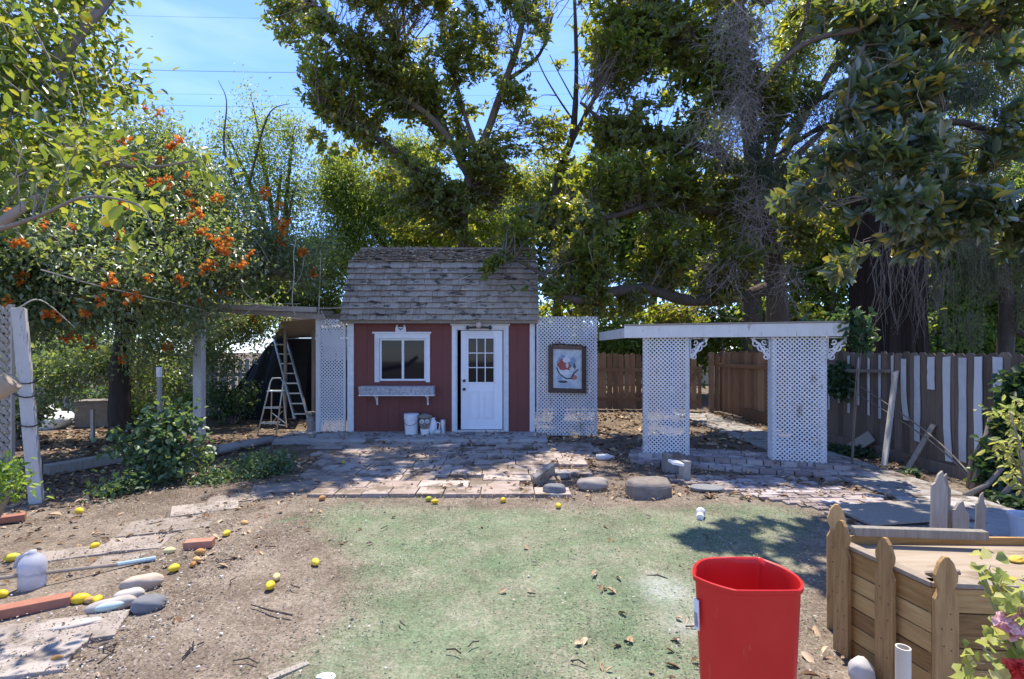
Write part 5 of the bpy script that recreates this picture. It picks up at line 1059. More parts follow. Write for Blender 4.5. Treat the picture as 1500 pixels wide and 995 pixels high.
S = E + A3([[0, 0, .0]]); k = 34; n = len(E) * k; g = np.random.default_rng(3); idx = np.repeat(np.arange(len(E)), k)
u = g.random((n, 1)); P = E[idx] + np.concatenate([g.normal(0, .035, (n, 2)), -u * .75], 1)
leaves('crown', P, A3([[0, 0, -1.]]) + g.normal(0, .45, (n, 3)), g.normal(size=(n, 3)), g.uniform(.05, .085, n), .017, L_WILLOW, wt)
twigs('branches', E + A3([[0, 0, .1]]), E - A3([[0, 0, .75]]), .005, .002, TWIG, wt, kink=.03)

# drooping bright tree behind the shed
def plain_tree(name, base, r, h, blobs, n, per, ln, wd_, mat, label, seed, thr=-.3, spread=.3, bark=BARK, droop=.3, freq=1.8, mode='spray', extra=None, shape='diamond', tr=(.012, .004), maxlen=1.6):
    t = empty(name, (base[0], base[1], 0), label, 'tree', 'trees around the yard')
    g = random.Random(seed); lim = [[(base[0], base[1], 0, r), (base[0] + g.uniform(-.2, .2), base[1], h * .3, r * .85), (base[0] + g.uniform(-.3, .3), base[1] + g.uniform(-.3, .3), h * .65, r * .55), (base[0] + g.uniform(-.3, .3), base[1], h, r * .2)]]
    for bb in blobs:
        c = bb[0]; z0 = max(h * .2, min(c[2] - .6, h * .6)); lim.append([(base[0], base[1], z0, r * .5), ((base[0] + c[0]) / 2, (base[1] + c[1]) / 2, (z0 + c[2]) / 2 + .2, r * .33), (c[0], c[1], c[2], r * .12)])
    if extra: lim += extra
    limb_mesh(lim, bark, t, n=7)
    E = in_blobs(blobs, n, seed, freq, thr)
    foliage(t, lim, E, per, ln, wd_, mat, spread=spread, droop=droop, seed=seed, mode=mode, shape=shape, tr=tr, maxlen=maxlen)
    return t
plain_tree('leafy_tree', (-3.0, 15.4), .2, 5.5, [bl(560, 300, 15, (2, 1.2, 1.1)), bl(490, 260, 15, (1.5, 1.2, 1.2)), bl(640, 330, 15, (1.6, 1.2, .9)), bl(700, 320, 15, (1.4, 1.2, .9)), bl(520, 350, 15, (1.6, 1, .8)), bl(470, 370, 14.5, (1.0, 1, .9)), bl(600, 230, 15.5, (1.4, 1.2, .8))], 1700, 38, .115, .035, L_DROOP, 'bright green drooping tree directly behind the shed roof', 51, spread=.22, droop=1.3, thr=-.5)
plain_tree('leafy_tree', (-6.4, 14.2), .17, 6.5, [bl(380, 220, 14, (1.3, 1.1, 1.2)), bl(350, 280, 13.6, (1.4, 1.1, 1.0)), bl(430, 280, 14, (1.3, 1.1, 1.2)), bl(370, 150, 14, (.35, .4, .7)), bl(330, 190, 14, (.5, .5, .5)), bl(430, 190, 14.2, (.8, .8, .7)), bl(440, 370, 13.6, (1.0, 1, 1.0)), bl(478, 410, 14, (.9, .8, .8), 2.4), bl(440, 440, 14.4, (1.0, .7, .7), 1.6), bl(485, 455, 14.6, (.9, .6, .6), 1.6), bl(310, 300, 13.6, (1.2, 1, .9))], 1100, 26, .09, .042, L_GREEN, 'mid green tree with bare tipped twigs rising behind the trumpet vine', 52, spread=.2, droop=.2, thr=-.45,
    extra=[lp_([(345, 270, 13, .04), (328, 215, 13, .026), (332, 150, 13, .014), (320, 118, 13, .007)]), lp_([(365, 270, 13, .035), (385, 190, 13, .024), (400, 160, 13, .014), (425, 152, 13, .007)])])
# dark trees beyond the fences, each with its own crown
bk = [(700, 19, 330, 2.6, L_DARK, 'dark tree filling the gap behind the shed ridge'), (850, 20, 330, 2.8, L_DARK, 'dark rounded tree beyond the back fence above the wide lattice panel'), (960, 18, 350, 2.2, L_GREEN, 'yellow green tree beyond the back fence left of the arbor'),
      (1090, 19, 330, 2.6, L_DARK, 'dark tree beyond the gate between the arbor pillars'), (1210, 16, 340, 2.0, L_GREEN, 'yellow green tree glowing left of the redwood trunk'), (1320, 20, 300, 3.0, L_DARK, 'dark tree behind the redwood trunk'), (1490, 18, 330, 2.0, L_GREEN, 'green tree at the right edge beyond the weeping tree'), (1410, 19, 410, 1.9, L_GREEN, 'pale green tree beyond the striped fence between redwood trunk and weeping tree')]
for i, (px, Y, py, rr, m, lab) in enumerate(bk):
    c = at(px, py, Y); gg = random.Random(i + 70); blobs = [((c.x, c.y, c.z), (rr, rr * .8, rr * .8))]
    for k in range(6): blobs.append(((c.x + gg.uniform(-1, 1) * rr * .8, c.y + gg.uniform(-.6, .6) * rr, c.z + gg.uniform(-.75, .9) * rr), (rr * .55, rr * .5, rr * .45)))
    for k in range(5): blobs.append(((c.x + (k - 2) * rr * .55, c.y + gg.uniform(-.5, .5), gg.uniform(1.6, 2.6)), (rr * .5, rr * .4, 1.3)))
    plain_tree('dense_tree', (c.x, c.y), .2, c.z + .5, blobs, 1100, 24, .20, .10, m, lab, 70 + i, thr=-.55, spread=.34, freq=1.2)
# upper crowns beyond the frame's top right that close the sky there
plain_tree('tall_tree', (7.4, 15.5), .35, 10, [bl(1180, 60, 15, (1.3, 1.2, 1.6)), bl(1280, 0, 15, (1.6, 1.4, 1.8)), bl(1400, 60, 15, (2, 1.5, 1.7)), bl(1230, 170, 15, (1.0, 1.2, .9)), bl(1340, 180, 15, (1.5, 1.2, 1.3)), bl(1480, 120, 15, (1.4, 1.2, 1.8)), bl(1020, 180, 15, (1.2, 1, 1.0)), bl(1080, 60, 15.4, (1.0, 1, 1.8))], 1500, 24, .15, .055, L_DARK, 'tall dark tree behind the redwood closing the upper right sky', 90, thr=.0, spread=.3, droop=.8)
# rear left greenery
plain_tree('leafy_tree', (-13, 15), .2, 4, [bl(60, 400, 15, (2.6, 1.4, 1.6)), bl(180, 440, 15, (2.0, 1.3, 1.4)), bl(100, 500, 14.8, (2.0, 1, .8)), bl(-60, 420, 14, (2, 1.4, 2)), bl(20, 300, 15, (2.4, 1.4, 1.6))], 1900, 26, .14, .07, L_GREEN, 'broad green tree behind the rear slat fence at the left', 91, thr=-.5)
plain_tree('leafy_tree', (-8.6, 14.6), .15, 3, [bl(300, 450, 14.3, (1.6, 1.1, 1.1)), bl(360, 500, 13.6, (1.2, .7, .7)), bl(270, 530, 13.9, (1.3, .5, .5)), bl(400, 440, 13.6, (1.2, .9, .9)), bl(220, 400, 14.6, (1.8, 1.2, 1.4)), bl(330, 380, 14.4, (1.6, 1, 1.2))], 1900, 26, .11, .055, L_DARK, 'dark leafy tree hanging low over the black tarp', 92, thr=-.55, spread=.24)

# ------------------------------------------------------------------ trumpet vine on its tree
tv = empty('trumpet_vine', (G(175, 648).x, G(175, 648).y, 0), 'trumpet vine with orange flower clusters covering the pergola at the left', 'vine')
t0 = G(173, 648); lv = [[(t0.x, t0.y, -.05, .19), (t0.x + .02, t0.y, .4, .16), *lp_([(176, 540, t0.y, .16), (186, 482, t0.y + .1, .15), (200, 430, t0.y, .11), (230, 380, t0.y, .08), (260, 320, t0.y, .05)])], lp_([(184, 490, t0.y + .1, .10), (150, 440, t0.y - .3, .07), (80, 410, t0.y - 1.2, .05), (20, 390, t0.y - 2, .03)]), lp_([(190, 470, t0.y + .1, .1), (240, 430, t0.y, .07), (320, 410, t0.y, .05), (400, 400, t0.y + .1, .03)])]
limb_mesh(lv, DARKBARK, tv)
VB = [bl(40, 400, 6.6, (1.7, 1.3, .75)), bl(140, 400, 7.2, (1.5, 1.3, .75)), bl(230, 370, 7.8, (1.4, 1.3, .85)), bl(310, 372, 9.2, (1.25, 1.1, .7)), bl(395, 385, 10.1, (.95, .9, .6)), bl(240, 290, 8.4, (1.2, 1.2, .9)), bl(200, 250, 8.8, (1.4, 1.2, 1.1)), bl(250, 215, 9.0, (.8, .8, .7)), bl(110, 300, 7.8, (1.6, 1.3, 1.0)), bl(340, 330, 9.0, (1.0, 1, .7)), bl(425, 350, 9.6, (.55, .7, .6)), bl(462, 405, 10.0, (.45, .4, .5)), bl(480, 365, 10.6, (.5, .5, .45)),
      bl(120, 470, 7.0, (1.1, 1.0, .36)), bl(230, 475, 7.9, (1.0, 1.0, .3)), bl(50, 480, 6.6, (.8, .8, .36)), bl(0, 330, 7.2, (1.4, 1.2, .9)), bl(230, 510, 8.6, (.5, .5, .4), .25), bl(90, 520, 9.5, (1.6, .7, .45), .8), bl(200, 545, 9.8, (.9, .5, .5), .4), bl(20, 560, 9.0, (.7, .6, .5), .4), bl(250, 560, 10.5, (.6, .4, .5), .3), bl(345, 480, 11.3, (.9, .5, .35), .5), bl(385, 470, 11.4, (.55, .4, .3), .3), bl(325, 530, 11.6, (.6, .4, .5), .35)]
E = in_blobs(VB, 4600, 61, 2.8, -.5, 3.2); EV = E
foliage(tv, lv, E, 20, .088, .042, L_VINE, mode='spray', spread=.13, seed=12, maxlen=.9, droop=.5, tr=(.007, .003), fold=.2)
# flowers
def cluster(seed):
    g = np.random.default_rng(seed); P, D = [], []; V, Fc = [], []; T = []
    for k in range(9):
        d = unit(A3([g.normal(0, .8), g.normal(-.5, .6), g.normal(.1, .6)])); s = unit(np.cross(d, [.2, .1, 1])); q = np.cross(d, s); L0 = g.uniform(.05, .085); rr = [.003, .006, .011, .026]; tt = [0, .35, .8, 1.0]; m = 10; o = len(V); t_ = g.random()
        c = g.normal(0, .022, 3)
        for r, t in zip(rr, tt):
            for j in range(m):
                a = 2 * math.pi * j / m; w_ = (1.2 if j % 2 == 0 else .78) if t == 1 else 1; V.append(c + d * (t * L0 + (0 if t < 1 else -.004 * (j % 2 == 0))) + (s * math.cos(a) + q * math.sin(a)) * r * w_)
        for i in range(3):
            for j in range(m): Fc.append((o + i * m + j, o + i * m + (j + 1) % m, o + (i + 1) * m + (j + 1) % m, o + (i + 1) * m + j)); T.append(t_)
    return A3(V), A3(Fc), A3(T)
fl = [(213, 428, 6.7), (345, 432, 8.0), (258, 420, 7.2), (145, 458, 6.3), (172, 443, 6.4), (12, 432, 5.7), (65, 470, 6.2), (385, 455, 8.5), (388, 470, 8.6), (122, 428, 6.2), (188, 440, 6.5), (335, 358, 8.2), (350, 365, 8.2), (345, 390, 8.2), (385, 395, 8.5), (425, 335, 9.2), (432, 340, 9.2), (400, 353, 9), (415, 372, 9), (443, 373, 9.2), (450, 398, 9.3), (415, 345, 9.1), (110, 212, 7.2), (95, 222, 7.2), (235, 158, 8.4), (225, 155, 8.4), (255, 205, 8.3), (265, 208, 8.3), (180, 205, 8), (245, 240, 8), (225, 268, 7.6),
      (290, 290, 8), (235, 275, 7.6), (285, 315, 7.9), (310, 345, 8.1), (328, 390, 8.0), (350, 352, 8.2), (20, 388, 6.0), (40, 350, 6.2), (255, 505, 8.0), (188, 525, 7.6), (138, 522, 7.0), (107, 503, 6.7), (425, 322, 9.3), (270, 262, 7.9), (262, 198, 8.3), (300, 445, 8.1), (420, 295, 9.3)]
g_ = random.Random(44)
fl += [(g_.uniform(20, 450), g_.uniform(225, 440), 0) for _ in range(26)]
fl = [(a, b_, Y if Y else 6.0 + a / 450 * 3.0 + (440 - b_) / 215 * .6) for a, b_, Y in fl]
prot = []
for i in range(4):
    V, Fc, T = cluster(200 + i); o = np_mesh('flower_cluster', V, Fc, T, ORANGE, tv, smooth=True); prot.append(o)
EX, EY = CX + EV[:, 0] / EV[:, 1] * F, HZ + (EYE - EV[:, 2]) / EV[:, 1] * F
for i, (px, py, Y) in enumerate(fl):
    dd = np.hypot(EX - px, EY - py); cand = np.where(dd < max(16, dd.min() + 4))[0]; q = EV[cand[EV[cand, 1].argmin()]]; p = Vector((q[0], q[1] - .07, q[2])); k = i % 4
    o = prot[k] if i < 4 else prot[k].copy()
    if i >= 4: col.objects.link(o)
    o.location = p; o.rotation_euler = (rnd.uniform(-.5, .5), rnd.uniform(-.5, .5), rnd.uniform(-.8, .8)); s = rnd.uniform(.8, 1.35); o.scale = (s, s, s)
    if i >= 4 and o.parent is None: o.parent = tv
# pale dry stems of the vine
b = MB()
def curve(pts, r0, r1=None, n=5):
    P = [A3(at(*p)) for p in pts]; P = [2 * P[0] - P[1]] + P + [2 * P[-1] - P[-2]]; S = []
    for i in range(1, len(P) - 2):
        for t in np.linspace(0, 1, 6, endpoint=False):
            a, c, d, e = P[i - 1], P[i], P[i + 1], P[i + 2]; S.append(.5 * ((2 * c) + (-a + d) * t + (2 * a - 5 * c + 4 * d - e) * t * t + (-a + 3 * c - 3 * d + e) * t ** 3))
    S.append(P[-2]); b.tube(S, [r0 + ((r1 or r0) - r0) * i / len(S) for i in range(len(S))], n)
curve([(300, 430, 8.9), (400, 450, 9.2), (510, 451, 9.4), (560, 446, 9.4), (610, 434, 9.4), (660, 415, 9.4), (690, 403, 9.5)], .012, .006)
curve([(635, 450, 9.42), (690, 443, 9.42), (720, 434, 9.45), (775, 422, 9.5)], .007, .004)
curve([(60, 395, 5.6), (150, 420, 6.2), (240, 440, 7), (300, 455, 8)], .009, .006)
curve([(432, 462, 9.1), (428, 440, 9.0), (431, 400, 9.0), (430, 372, 9.0), (436, 340, 9)], .009, .005); curve([(370, 440, 8.6), (355, 420, 8.5), (358, 380, 8.5), (372, 352, 8.6)], .010, .006)
curve([(375, 360, 8.6), (362, 348, 8.5), (375, 352, 8.5), (395, 385, 8.6)], .008, .005); curve([(300, 460, 8.9), (285, 490, 8.9), (272, 520, 8.8)], .007, .004); curve([(345, 470, 8.7), (380, 445, 8.6), (410, 425, 8.6)], .007, .005)
curve([(310, 500, 8.9), (350, 470, 8.8), (380, 448, 8.7), (440, 445, 9)], .006, .004); curve([(470, 455, 9.2), (480, 475, 9.3), (485, 492, 9.3)], .010, .004); curve([(25, 452, 5.4), (60, 440, 5.5), (110, 480, 6)], .008, .005); curve([(420, 430, 9), (440, 405, 9), (446, 375, 9.1)], .006, .004)
b.build('dry_stems', PALETWIG, tv)

# ------------------------------------------------------------------ lemon tree at the left, close by
lt = empty('lemon_tree', (-4.7, 3.3, 0), 'lemon tree with yellow green leaves leaning in from the left edge', 'tree', 'trees around the yard')
ll_ = [[(-4.7, 3.3, 0, .13), (-4.65, 3.35, 1.2, .12), (-4.5, 3.5, 2.2, .09), (-4.1, 3.9, 3.2, .06), (-3.6, 4.3, 4.3, .04), (-3.3, 4.6, 5.2, .02)],
       [(-4.5, 3.5, 2.1, .06), *lp_([(-40, 350, 3.6, .04), (25, 310, 3.6, .03), (60, 285, 3.7, .02), (150, 240, 3.8, .012), (210, 225, 3.8, .007)])],
       [(-4.4, 3.6, 2.5, .06), *lp_([(-20, 180, 4.2, .045), (60, 200, 4.4, .03), (100, 90, 4.5, .025), (120, 20, 4.6, .02), (130, -60, 4.6, .012)])], [(-4.2, 3.8, 3.0, .05), *lp_([(20, 100, 4.5, .03), (90, 110, 4.8, .02), (170, 130, 5, .012)])],
       [(-4.5, 3.4, 2.1, .04), *lp_([(20, 330, 2.9, .012), (120, 290, 2.8, .008), (200, 300, 2.7, .005), (225, 335, 2.65, .003)])], lp_([(150, 240, 3.8, .014), (220, 245, 3.8, .010), (290, 235, 3.8, .006)])]
limb_mesh(ll_, TWIG, lt)
b = MB(); a, c = at(-90, 620, 3.0), at(18, 558, 3.1); b.tube([(-4.66, 3.3, .9), a, a.lerp(c, .5), c], [.075, .07, .062, .06], 14, wob=.04); o = b.build('cut_limb', surf('tan_cut_bark', ((.22, .15, .09), (.33, .23, .14), (.43, .31, .2)), 6), lt, smooth=True)
d = (c - a).normalized(); MB().tube([c, c + d * .004], .056, 14).build('cut_face', PLY, o)
E = in_blobs([bl(40, 60, 4.6, (.9, .9, .6)), bl(120, 100, 4.8, (.65, .7, .55)), bl(170, 140, 4.9, (.3, .5, .22)), bl(60, 160, 4.3, (.7, .7, .45)), bl(150, 40, 4.8, (.32, .5, .5)), bl(20, 220, 4.0, (.6, .6, .4)), bl(100, 230, 4.0, (.5, .6, .3)), bl(40, 290, 3.8, (.4, .6, .25)), bl(-30, 120, 4.2, (.8, .8, 1)), bl(30, -60, 4.6, (1.2, 1, .5)), bl(-60, 20, 3.6, (1.0, 1.2, .9)), bl(150, 280, 3.5, (.28, .4, .16))], 700, 63, 2.6, -.5)
foliage(lt, ll_, E, 8, .085, .042, L_CITRUS, mode='spray', spread=.09, shape='oval', seed=14, maxlen=.6, droop=.25, tr=(.006, .003))
E = in_blobs([bl(200, 310, 2.7, (.12, .2, .07)), bl(225, 345, 2.65, (.06, .1, .06)), bl(120, 270, 2.9, (.25, .2, .08)), bl(60, 250, 3.0, (.2, .2, .14)), bl(285, 232, 3.8, (.16, .15, .08)), bl(185, 375, 2.7, (.05, .1, .05)), bl(90, 200, 3.2, (.3, .3, .2)), bl(140, 320, 2.8, (.2, .2, .05))], 46, 64, 2, -1)
foliage(lt, ll_, E, 4, .092, .045, L_CITRUS, mode='spray', spread=.05, shape='oval', seed=15, maxlen=.5, droop=.5, tr=(.005, .003), crown='near_leaves')
for px, py, Y, s in ((155, 325, 2.9, .03), (126, 26, 4.2, .045), (60, 40, 4.3, .04), (35, 110, 4.2, .04)):
    b = MB(); p = at(px, py, Y); b.blob(p, (s, s * .85, s), .04, 14, 10); b.build('lemon_fruit', LEMON, lt, smooth=True)
# shade casting branch close above the lower left corner
E = in_blobs([((-2.5, 3.95, 2.98), (.26, .2, .10)), ((-2.95, 3.9, 3.0), (.3, .3, .14)), ((-3.3, 3.7, 3.1), (.35, .4, .2))], 64, 65, 2, -1)
foliage(lt, ll_ + [[(-4.4, 3.5, 2.4, .04), (-3.7, 3.6, 2.8, .02), (-3.1, 3.8, 2.9, .010), (-2.5, 3.95, 2.95, .004)]], E, 8, .095, .045, L_CITRUS, mode='spray', spread=.08, shape='oval', seed=16, maxlen=.8, droop=.25, tr=(.006, .003), crown='outer_leaves')

# ------------------------------------------------------------------ shrubs and ground plants
def shrub(name, base, blobs, n, per, ln, wd_, m, label, seed, cat='shrub', spread=.08, shape='diamond', stems=10, hgt=.5, droop=.1, thr=-.7, group=None, stemmat=TWIG):
    t = empty(name, (base[0], base[1], 0), label, cat, group); g = random.Random(seed); lim = []
    for i in range(stems):
        bb = blobs[i % len(blobs)]; c = [bb[0][k] + g.uniform(-.7, .7) * bb[1][k] for k in range(3)]; bx, by = base[0] + g.uniform(-.1, .1), base[1] + g.uniform(-.1, .1)
        lim.append([(bx, by, -.02, .012), ((bx * 2 + c[0]) / 3, (by * 2 + c[1]) / 3, c[2] * .45, .009), (*c, .004)])
    limb_mesh(lim, stemmat, t, 'stems', 6)
    E = in_blobs(blobs, n, seed, 4, thr); foliage(t, lim, E, per, ln, wd_, m, spread=spread, shape=shape, seed=seed, maxlen=.4, droop=droop, tr=(.004, .002), crown='leaves')
    return t
c = G(235, 706)
shrub('ivy_bush', (c.x, c.y), [bl(225, 640, c.y, (.42, .35, .42)), bl(270, 650, c.y + .1, (.34, .3, .36)), bl(255, 610, c.y + .1, (.28, .3, .25)), bl(195, 660, c.y, (.28, .3, .25)), bl(240, 685, c.y - .1, (.45, .3, .18))], 230, 7, .085, .062, L_SHRUB, 'blue green leafy bush growing round a grey stake', 81, 'bush', spread=.07, shape='oval', droop=.35)
c = G(370, 700)
shrub('ground_plant', (c.x, c.y), [bl(390, 680, 6.7, (.34, .35, .14)), bl(340, 700, 6.4, (.42, .28, .10)), bl(310, 712, 6.2, (.30, .2, .08))], 260, 10, .06, .035, L_SHRUB, 'low ferny green plant beside the pale log', 82, 'plant', spread=.06, stems=14)
c = G(160, 725); shrub('ground_plant', (c.x, c.y), [bl(165, 720, c.y, (.3, .2, .07)), bl(195, 712, c.y + .1, (.2, .2, .08))], 60, 8, .07, .05, L_IVY, 'small dark plant in the shade below the blue green bush', 83, 'plant', stems=8)
c = (-4.05, 3.95); shrub('young_shrub', c, [bl(0, 690, 3.9, (.16, .2, .10)), bl(10, 715, 3.85, (.18, .2, .09)), bl(-30, 700, 3.8, (.25, .25, .2))], 60, 10, .058, .03, L_YOUNG, 'fresh light green shrub at the left edge before the leaning post', 84, 'shrub', spread=.045, shape='oval', stems=9)
c = (5.35, 5.75)
iv = shrub('ivy', c, [((5.46, 5.5, 1.0), (.12, .22, .4)), ((5.45, 5.5, .6), (.14, .25, .4)), ((5.42, 5.65, .3), (.16, .22, .25)), ((5.48, 5.35, 1.2), (.1, .25, .25)), ((5.5, 8.6, 1.1), (.05, .22, .22), .02)], 420, 9, .09, .08, L_IVY, 'dark ivy climbing the right end of the striped fence', 85, 'ivy', spread=.06, shape='oval', stems=12, thr=-.9)
b = MB()
for pts in ([(5.2, 5.75, 0), (5.28, 5.6, .22), (5.38, 5.5, .6), (5.45, 5.45, 1.0)], [(4.95, 5.6, .02), (5.15, 5.55, .15), (5.32, 5.5, .4), (5.4, 5.52, .75)], [(5.3, 5.9, 0), (5.36, 5.85, .4), (5.42, 5.8, .85)], [(5.35, 6.0, 0), (5.3, 5.9, .35), (5.4, 5.8, .7)], [(5.1, 5.4, 0), (5.3, 5.3, .35), (5.45, 5.35, .5)]):
    b.tube(pts, [.03, .026, .022, .015][:len(pts)], 7, wob=.08)
b.build('bare_stems', TWIG, iv, smooth=True)
n = 1500; yy = rng.uniform(4.4, 8.4, n); P = np.stack([5.04 + np.abs(rng.normal(0, .24, n)).clip(0, .52), yy, rng.uniform(.02, .12, n)], 1); P = P[gate(P, 2.6, 5, -.1)]
iv2 = leaves('ground_ivy', P, rng.normal(size=(len(P), 3)) * A3([[1, 1, .25]]), A3([[-.1, -.2, 1]]) + rng.normal(0, .3, (len(P), 3)), rng.uniform(.05, .09, len(P)), .07, L_IVY, None, 'oval'); tag(iv2, 'dark ground ivy along the foot of the right fence', 'ground cover', kind='stuff')
for i, (px, py, Y, lab) in enumerate(((130, 620, 11.5, 'leafy weed before the rear slat fence right of the white sack'), (215, 600, 11, 'leafy weed growing behind the dark tree trunk'), (30, 640, 9.5, 'leafy weed behind the leaning post and its lattice'), (270, 590, 12, 'tall leafy weed left of the black tarp'), (338, 590, 11.4, 'leafy weed growing in front of the left side of the black tarp'))):
    c = at(px, py, Y); shrub('weed', (c.x, c.y), [((c.x, c.y, .35), (.45, .35, .35)), ((c.x + .3, c.y, .6), (.35, .3, .35)), ((c.x - .3, c.y, .75), (.3, .3, .3))], 130, 10, .10, .055, L_GREEN if i % 2 else L_SHRUB, lab, 120 + i, 'weed', group='weeds at the back left')
# small dark vine on the beam end and a tuft on the arbor
c = at(1262, 470, 6.9); shrub('arbor_vine', (4.62, 7.0), [bl(1255, 480, 6.7, (.12, .12, .2)), bl(1265, 500, 6.7, (.1, .1, .14)), bl(1225, 468, 6.9, (.28, .12, .05)), bl(1180, 470, 7.1, (.2, .1, .04))], 60, 8, .10, .06, L_IVY, 'leafy vine draped over the right end of the arbor beam', 86, 'vine', spread=.06, shape='oval', stems=2)
# geranium, close, lower right
GB = empty('geranium', (1.72, 1.45, 0), 'pink and red flowered geranium in bright sun at the lower right corner', 'plant'); lim = []
gb = [bl(1480, 840, 1.6, (.10, .08, .05)), bl(1450, 880, 1.6, (.07, .06, .05)), bl(1470, 930, 1.55, (.14, .1, .08)), bl(1500, 880, 1.5, (.12, .1, .1)), bl(1450, 960, 1.5, (.06, .06, .05)), bl(1440, 830, 1.62, (.04, .04, .03)), bl(1490, 990, 1.5, (.14, .1, .1)), bl(1450, 1040, 1.5, (.16, .12, .1))]
for bb in gb + gb: c = [bb[0][k] + rnd.uniform(-.6, .6) * bb[1][k] for k in range(3)]; lim.append([(1.68 + rnd.uniform(-.05, .05), 1.5, 0, .008), (1.6 + rnd.uniform(-.06, .06), 1.52, .4, .007), (*[.4 * u + .6 * v for u, v in zip((1.58, 1.53, .5), c)], .005), (*c, .003)])
limb_mesh(lim, surf('green_stem', ((.22, .22, .08), (.32, .32, .13), (.42, .4, .2)), 6), GB, 'stems', 6)
E = in_blobs(gb, 60, 91, 3, -1.2); foliage(GB, lim, E, 3, .04, .042, L_GERAN, spread=.022, shape='oval', seed=92, maxlen=.12, droop=.1, tr=(.0025, .0015), crown='leaves', curl=.2, fold=.22)
def bloom(px, py, Y, r, m, nm, n, seed):
    g = np.random.default_rng(seed); p = A3(at(px, py, Y)); d = unit(g.normal(size=(n, 3)) + A3([[0, -.4, .5]])); P = p + d * r * .6; leaves(nm, P, unit(np.cross(d, g.normal(size=(n, 3))) + d * .5), d, r * .95, r * .8, m, GB, 'oval', .12, .25)
bloom(1478, 915, 1.5, .032, PINK, 'pink_bloom', 60, 1); bloom(1492, 895, 1.52, .028, PINK, 'pink_bloom', 50, 2); bloom(1492, 985, 1.45, .03, REDPET, 'red_bloom', 60, 3)
yb_ = shrub('yellow_shrub', (2.75, 2.55), [bl(1480, 610, 2.6, (.09, .08, .05)), bl(1495, 585, 2.6, (.06, .08, .05)), bl(1478, 655, 2.6, (.08, .08, .035)), bl(1500, 680, 2.6, (.1, .1, .05)), bl(1490, 710, 2.55, (.06, .06, .04)), bl(1520, 640, 2.6, (.12, .1, .2))], 44, 9, .05, .018, L_GERAN, 'yellow green shrub tips at the right edge before the ivy', 93, 'shrub', spread=.03, shape='oval', stems=12, thr=-1.2)

# ------------------------------------------------------------------ houses beyond the fences, power lines
def house(loc, w_, d_, h, rise, label, m=STUCCO):
    e = empty('house', (*loc, 0), label, 'house'); x, y = loc
    MB().span((x - w_ / 2, y, 0), (x + w_ / 2, y + d_, h)).build('wall', m, e)
    b = MB(); b.bar((x, y - .5, h - .1), (x, y + d_ / 2, h + rise), w_ + .8, .1, (0, -rise, d_ / 2)); b.bar((x, y + d_ + .5, h - .1), (x, y + d_ / 2, h + rise), w_ + .8, .1, (0, rise, d_ / 2)); b.build('roof', ROOFTAN, e)
    for k in (-.25, .25): MB().span((x + w_ * k - .6, y - .03, 1.0), (x + w_ * k + .6, y - .005, 2.0)).build('window', GLASS, e)
house((6.2, 25), 7, 7, 2.3, .7, 'pale house with a low roof seen beyond the gate'); house((18.2, 22), 5.6, 7, 2.35, 1.0, 'house with a tan roof beyond the weeping tree')
for i, (py, lab) in enumerate(((28, 'highest thin power line crossing the sky at the left'), (107, 'thickest power line, second from the top of the sky gap'), (141, 'faint power line, third from the top of the sky gap'), (158, 'lowest power line just above the vine tips'))):
    z = EYE - (py - HZ) * 30 / F; b = MB(); b.tube([(x, 30, z + ((x + 8) / 40) ** 2 * 1.5 - .0) for x in np.linspace(-40, 30, 15)], (.006, .011, .005, .008)[i], 5)
    tag(b.build('power_line', WIRE), lab, 'power line', 'power lines in the sky')

# ------------------------------------------------------------------ leaf litter, chips, gravel (uncountable)
def ground_scatter(name, n, box, size, m, label, cat, dens=None, z=.012, flat=.35, asp=.5, shape='oval', curl=.35):
    P = np.stack([rng.uniform(box[0], box[1], n), rng.uniform(box[2], box[3], n), np.full(n, z)], 1)
    if dens is not None: P = P[rng.random(n) < dens(P[:, 0], P[:, 1])]
    k = len(P); s = rng.uniform(size[0], size[1], k) * (1 + .5 * (rng.random(k) > .85))
    P[:, 2] = z + rng.uniform(0, .012, k) + .010 * vnoise(P[:, 0], P[:, 1], 3.2, 3) * ((P[:, 0] > -8) & (P[:, 1] < 10))
    o = leaves(name, P, np.concatenate([rng.normal(size=(k, 2)), rng.normal(0, flat * .5, (k, 1))], 1), A3([[0, 0, 1.]]) + rng.normal(0, flat, (k, 3)), s, s * asp * rng.uniform(.6, 1.3, k), m, None, shape, .2, curl)
    return tag(o, label, cat, kind='stuff')
sg = lambda x: 1 / (1 + np.exp(-np.clip(x, -30, 30)))
ingreen = lambda x, y: (x > -1.9 - .0 * y) & (y < 5.5)
def d_leaf(x, y):
    d = .10 + .55 * sg((y - 6.0) * 2) + .45 * sg((x - 1.0) * 2) * sg((y - 5.2) * 3) + .5 * sg((-3.4 - x) * 2) * sg((y - 5) * 2)
    d = d + .5 * sg((x - .6) * 3) * sg((y - 5.5) * 4) * sg((8 - y) * 2)
    d = np.where(ingreen(x, y) & (x < 3), .012 + .0 * d, d)
    for px, py, r in ((900, 868, .2), (1400 - 400, 905, .12), (1180, 970, .3), (985, 975, .3), (920, 975, .25), (1230, 975, .25), (1190, 880, .15)):
        c = G(px, py); d = d + .35 * np.exp(-((x - c.x) ** 2 + (y - c.y) ** 2) / (r * r))
    d = d * np.where((x > -2.3) & (x < .8) & (y > 5.6) & (y < 8.7), .5, 1) * np.where((x > 4.1) & (x < 5) & (y < 9), .3, 1)
    return np.clip(d * (1 + .7 * vnoise(x, y, 2.2, 77)), 0, 1)
ground_scatter('fallen_leaves', 12000, (-8, 5.5, 2.0, 8), (.04, .08), LITTER, 'dry brown magnolia leaves strewn over the yard', 'fallen leaves', d_leaf)
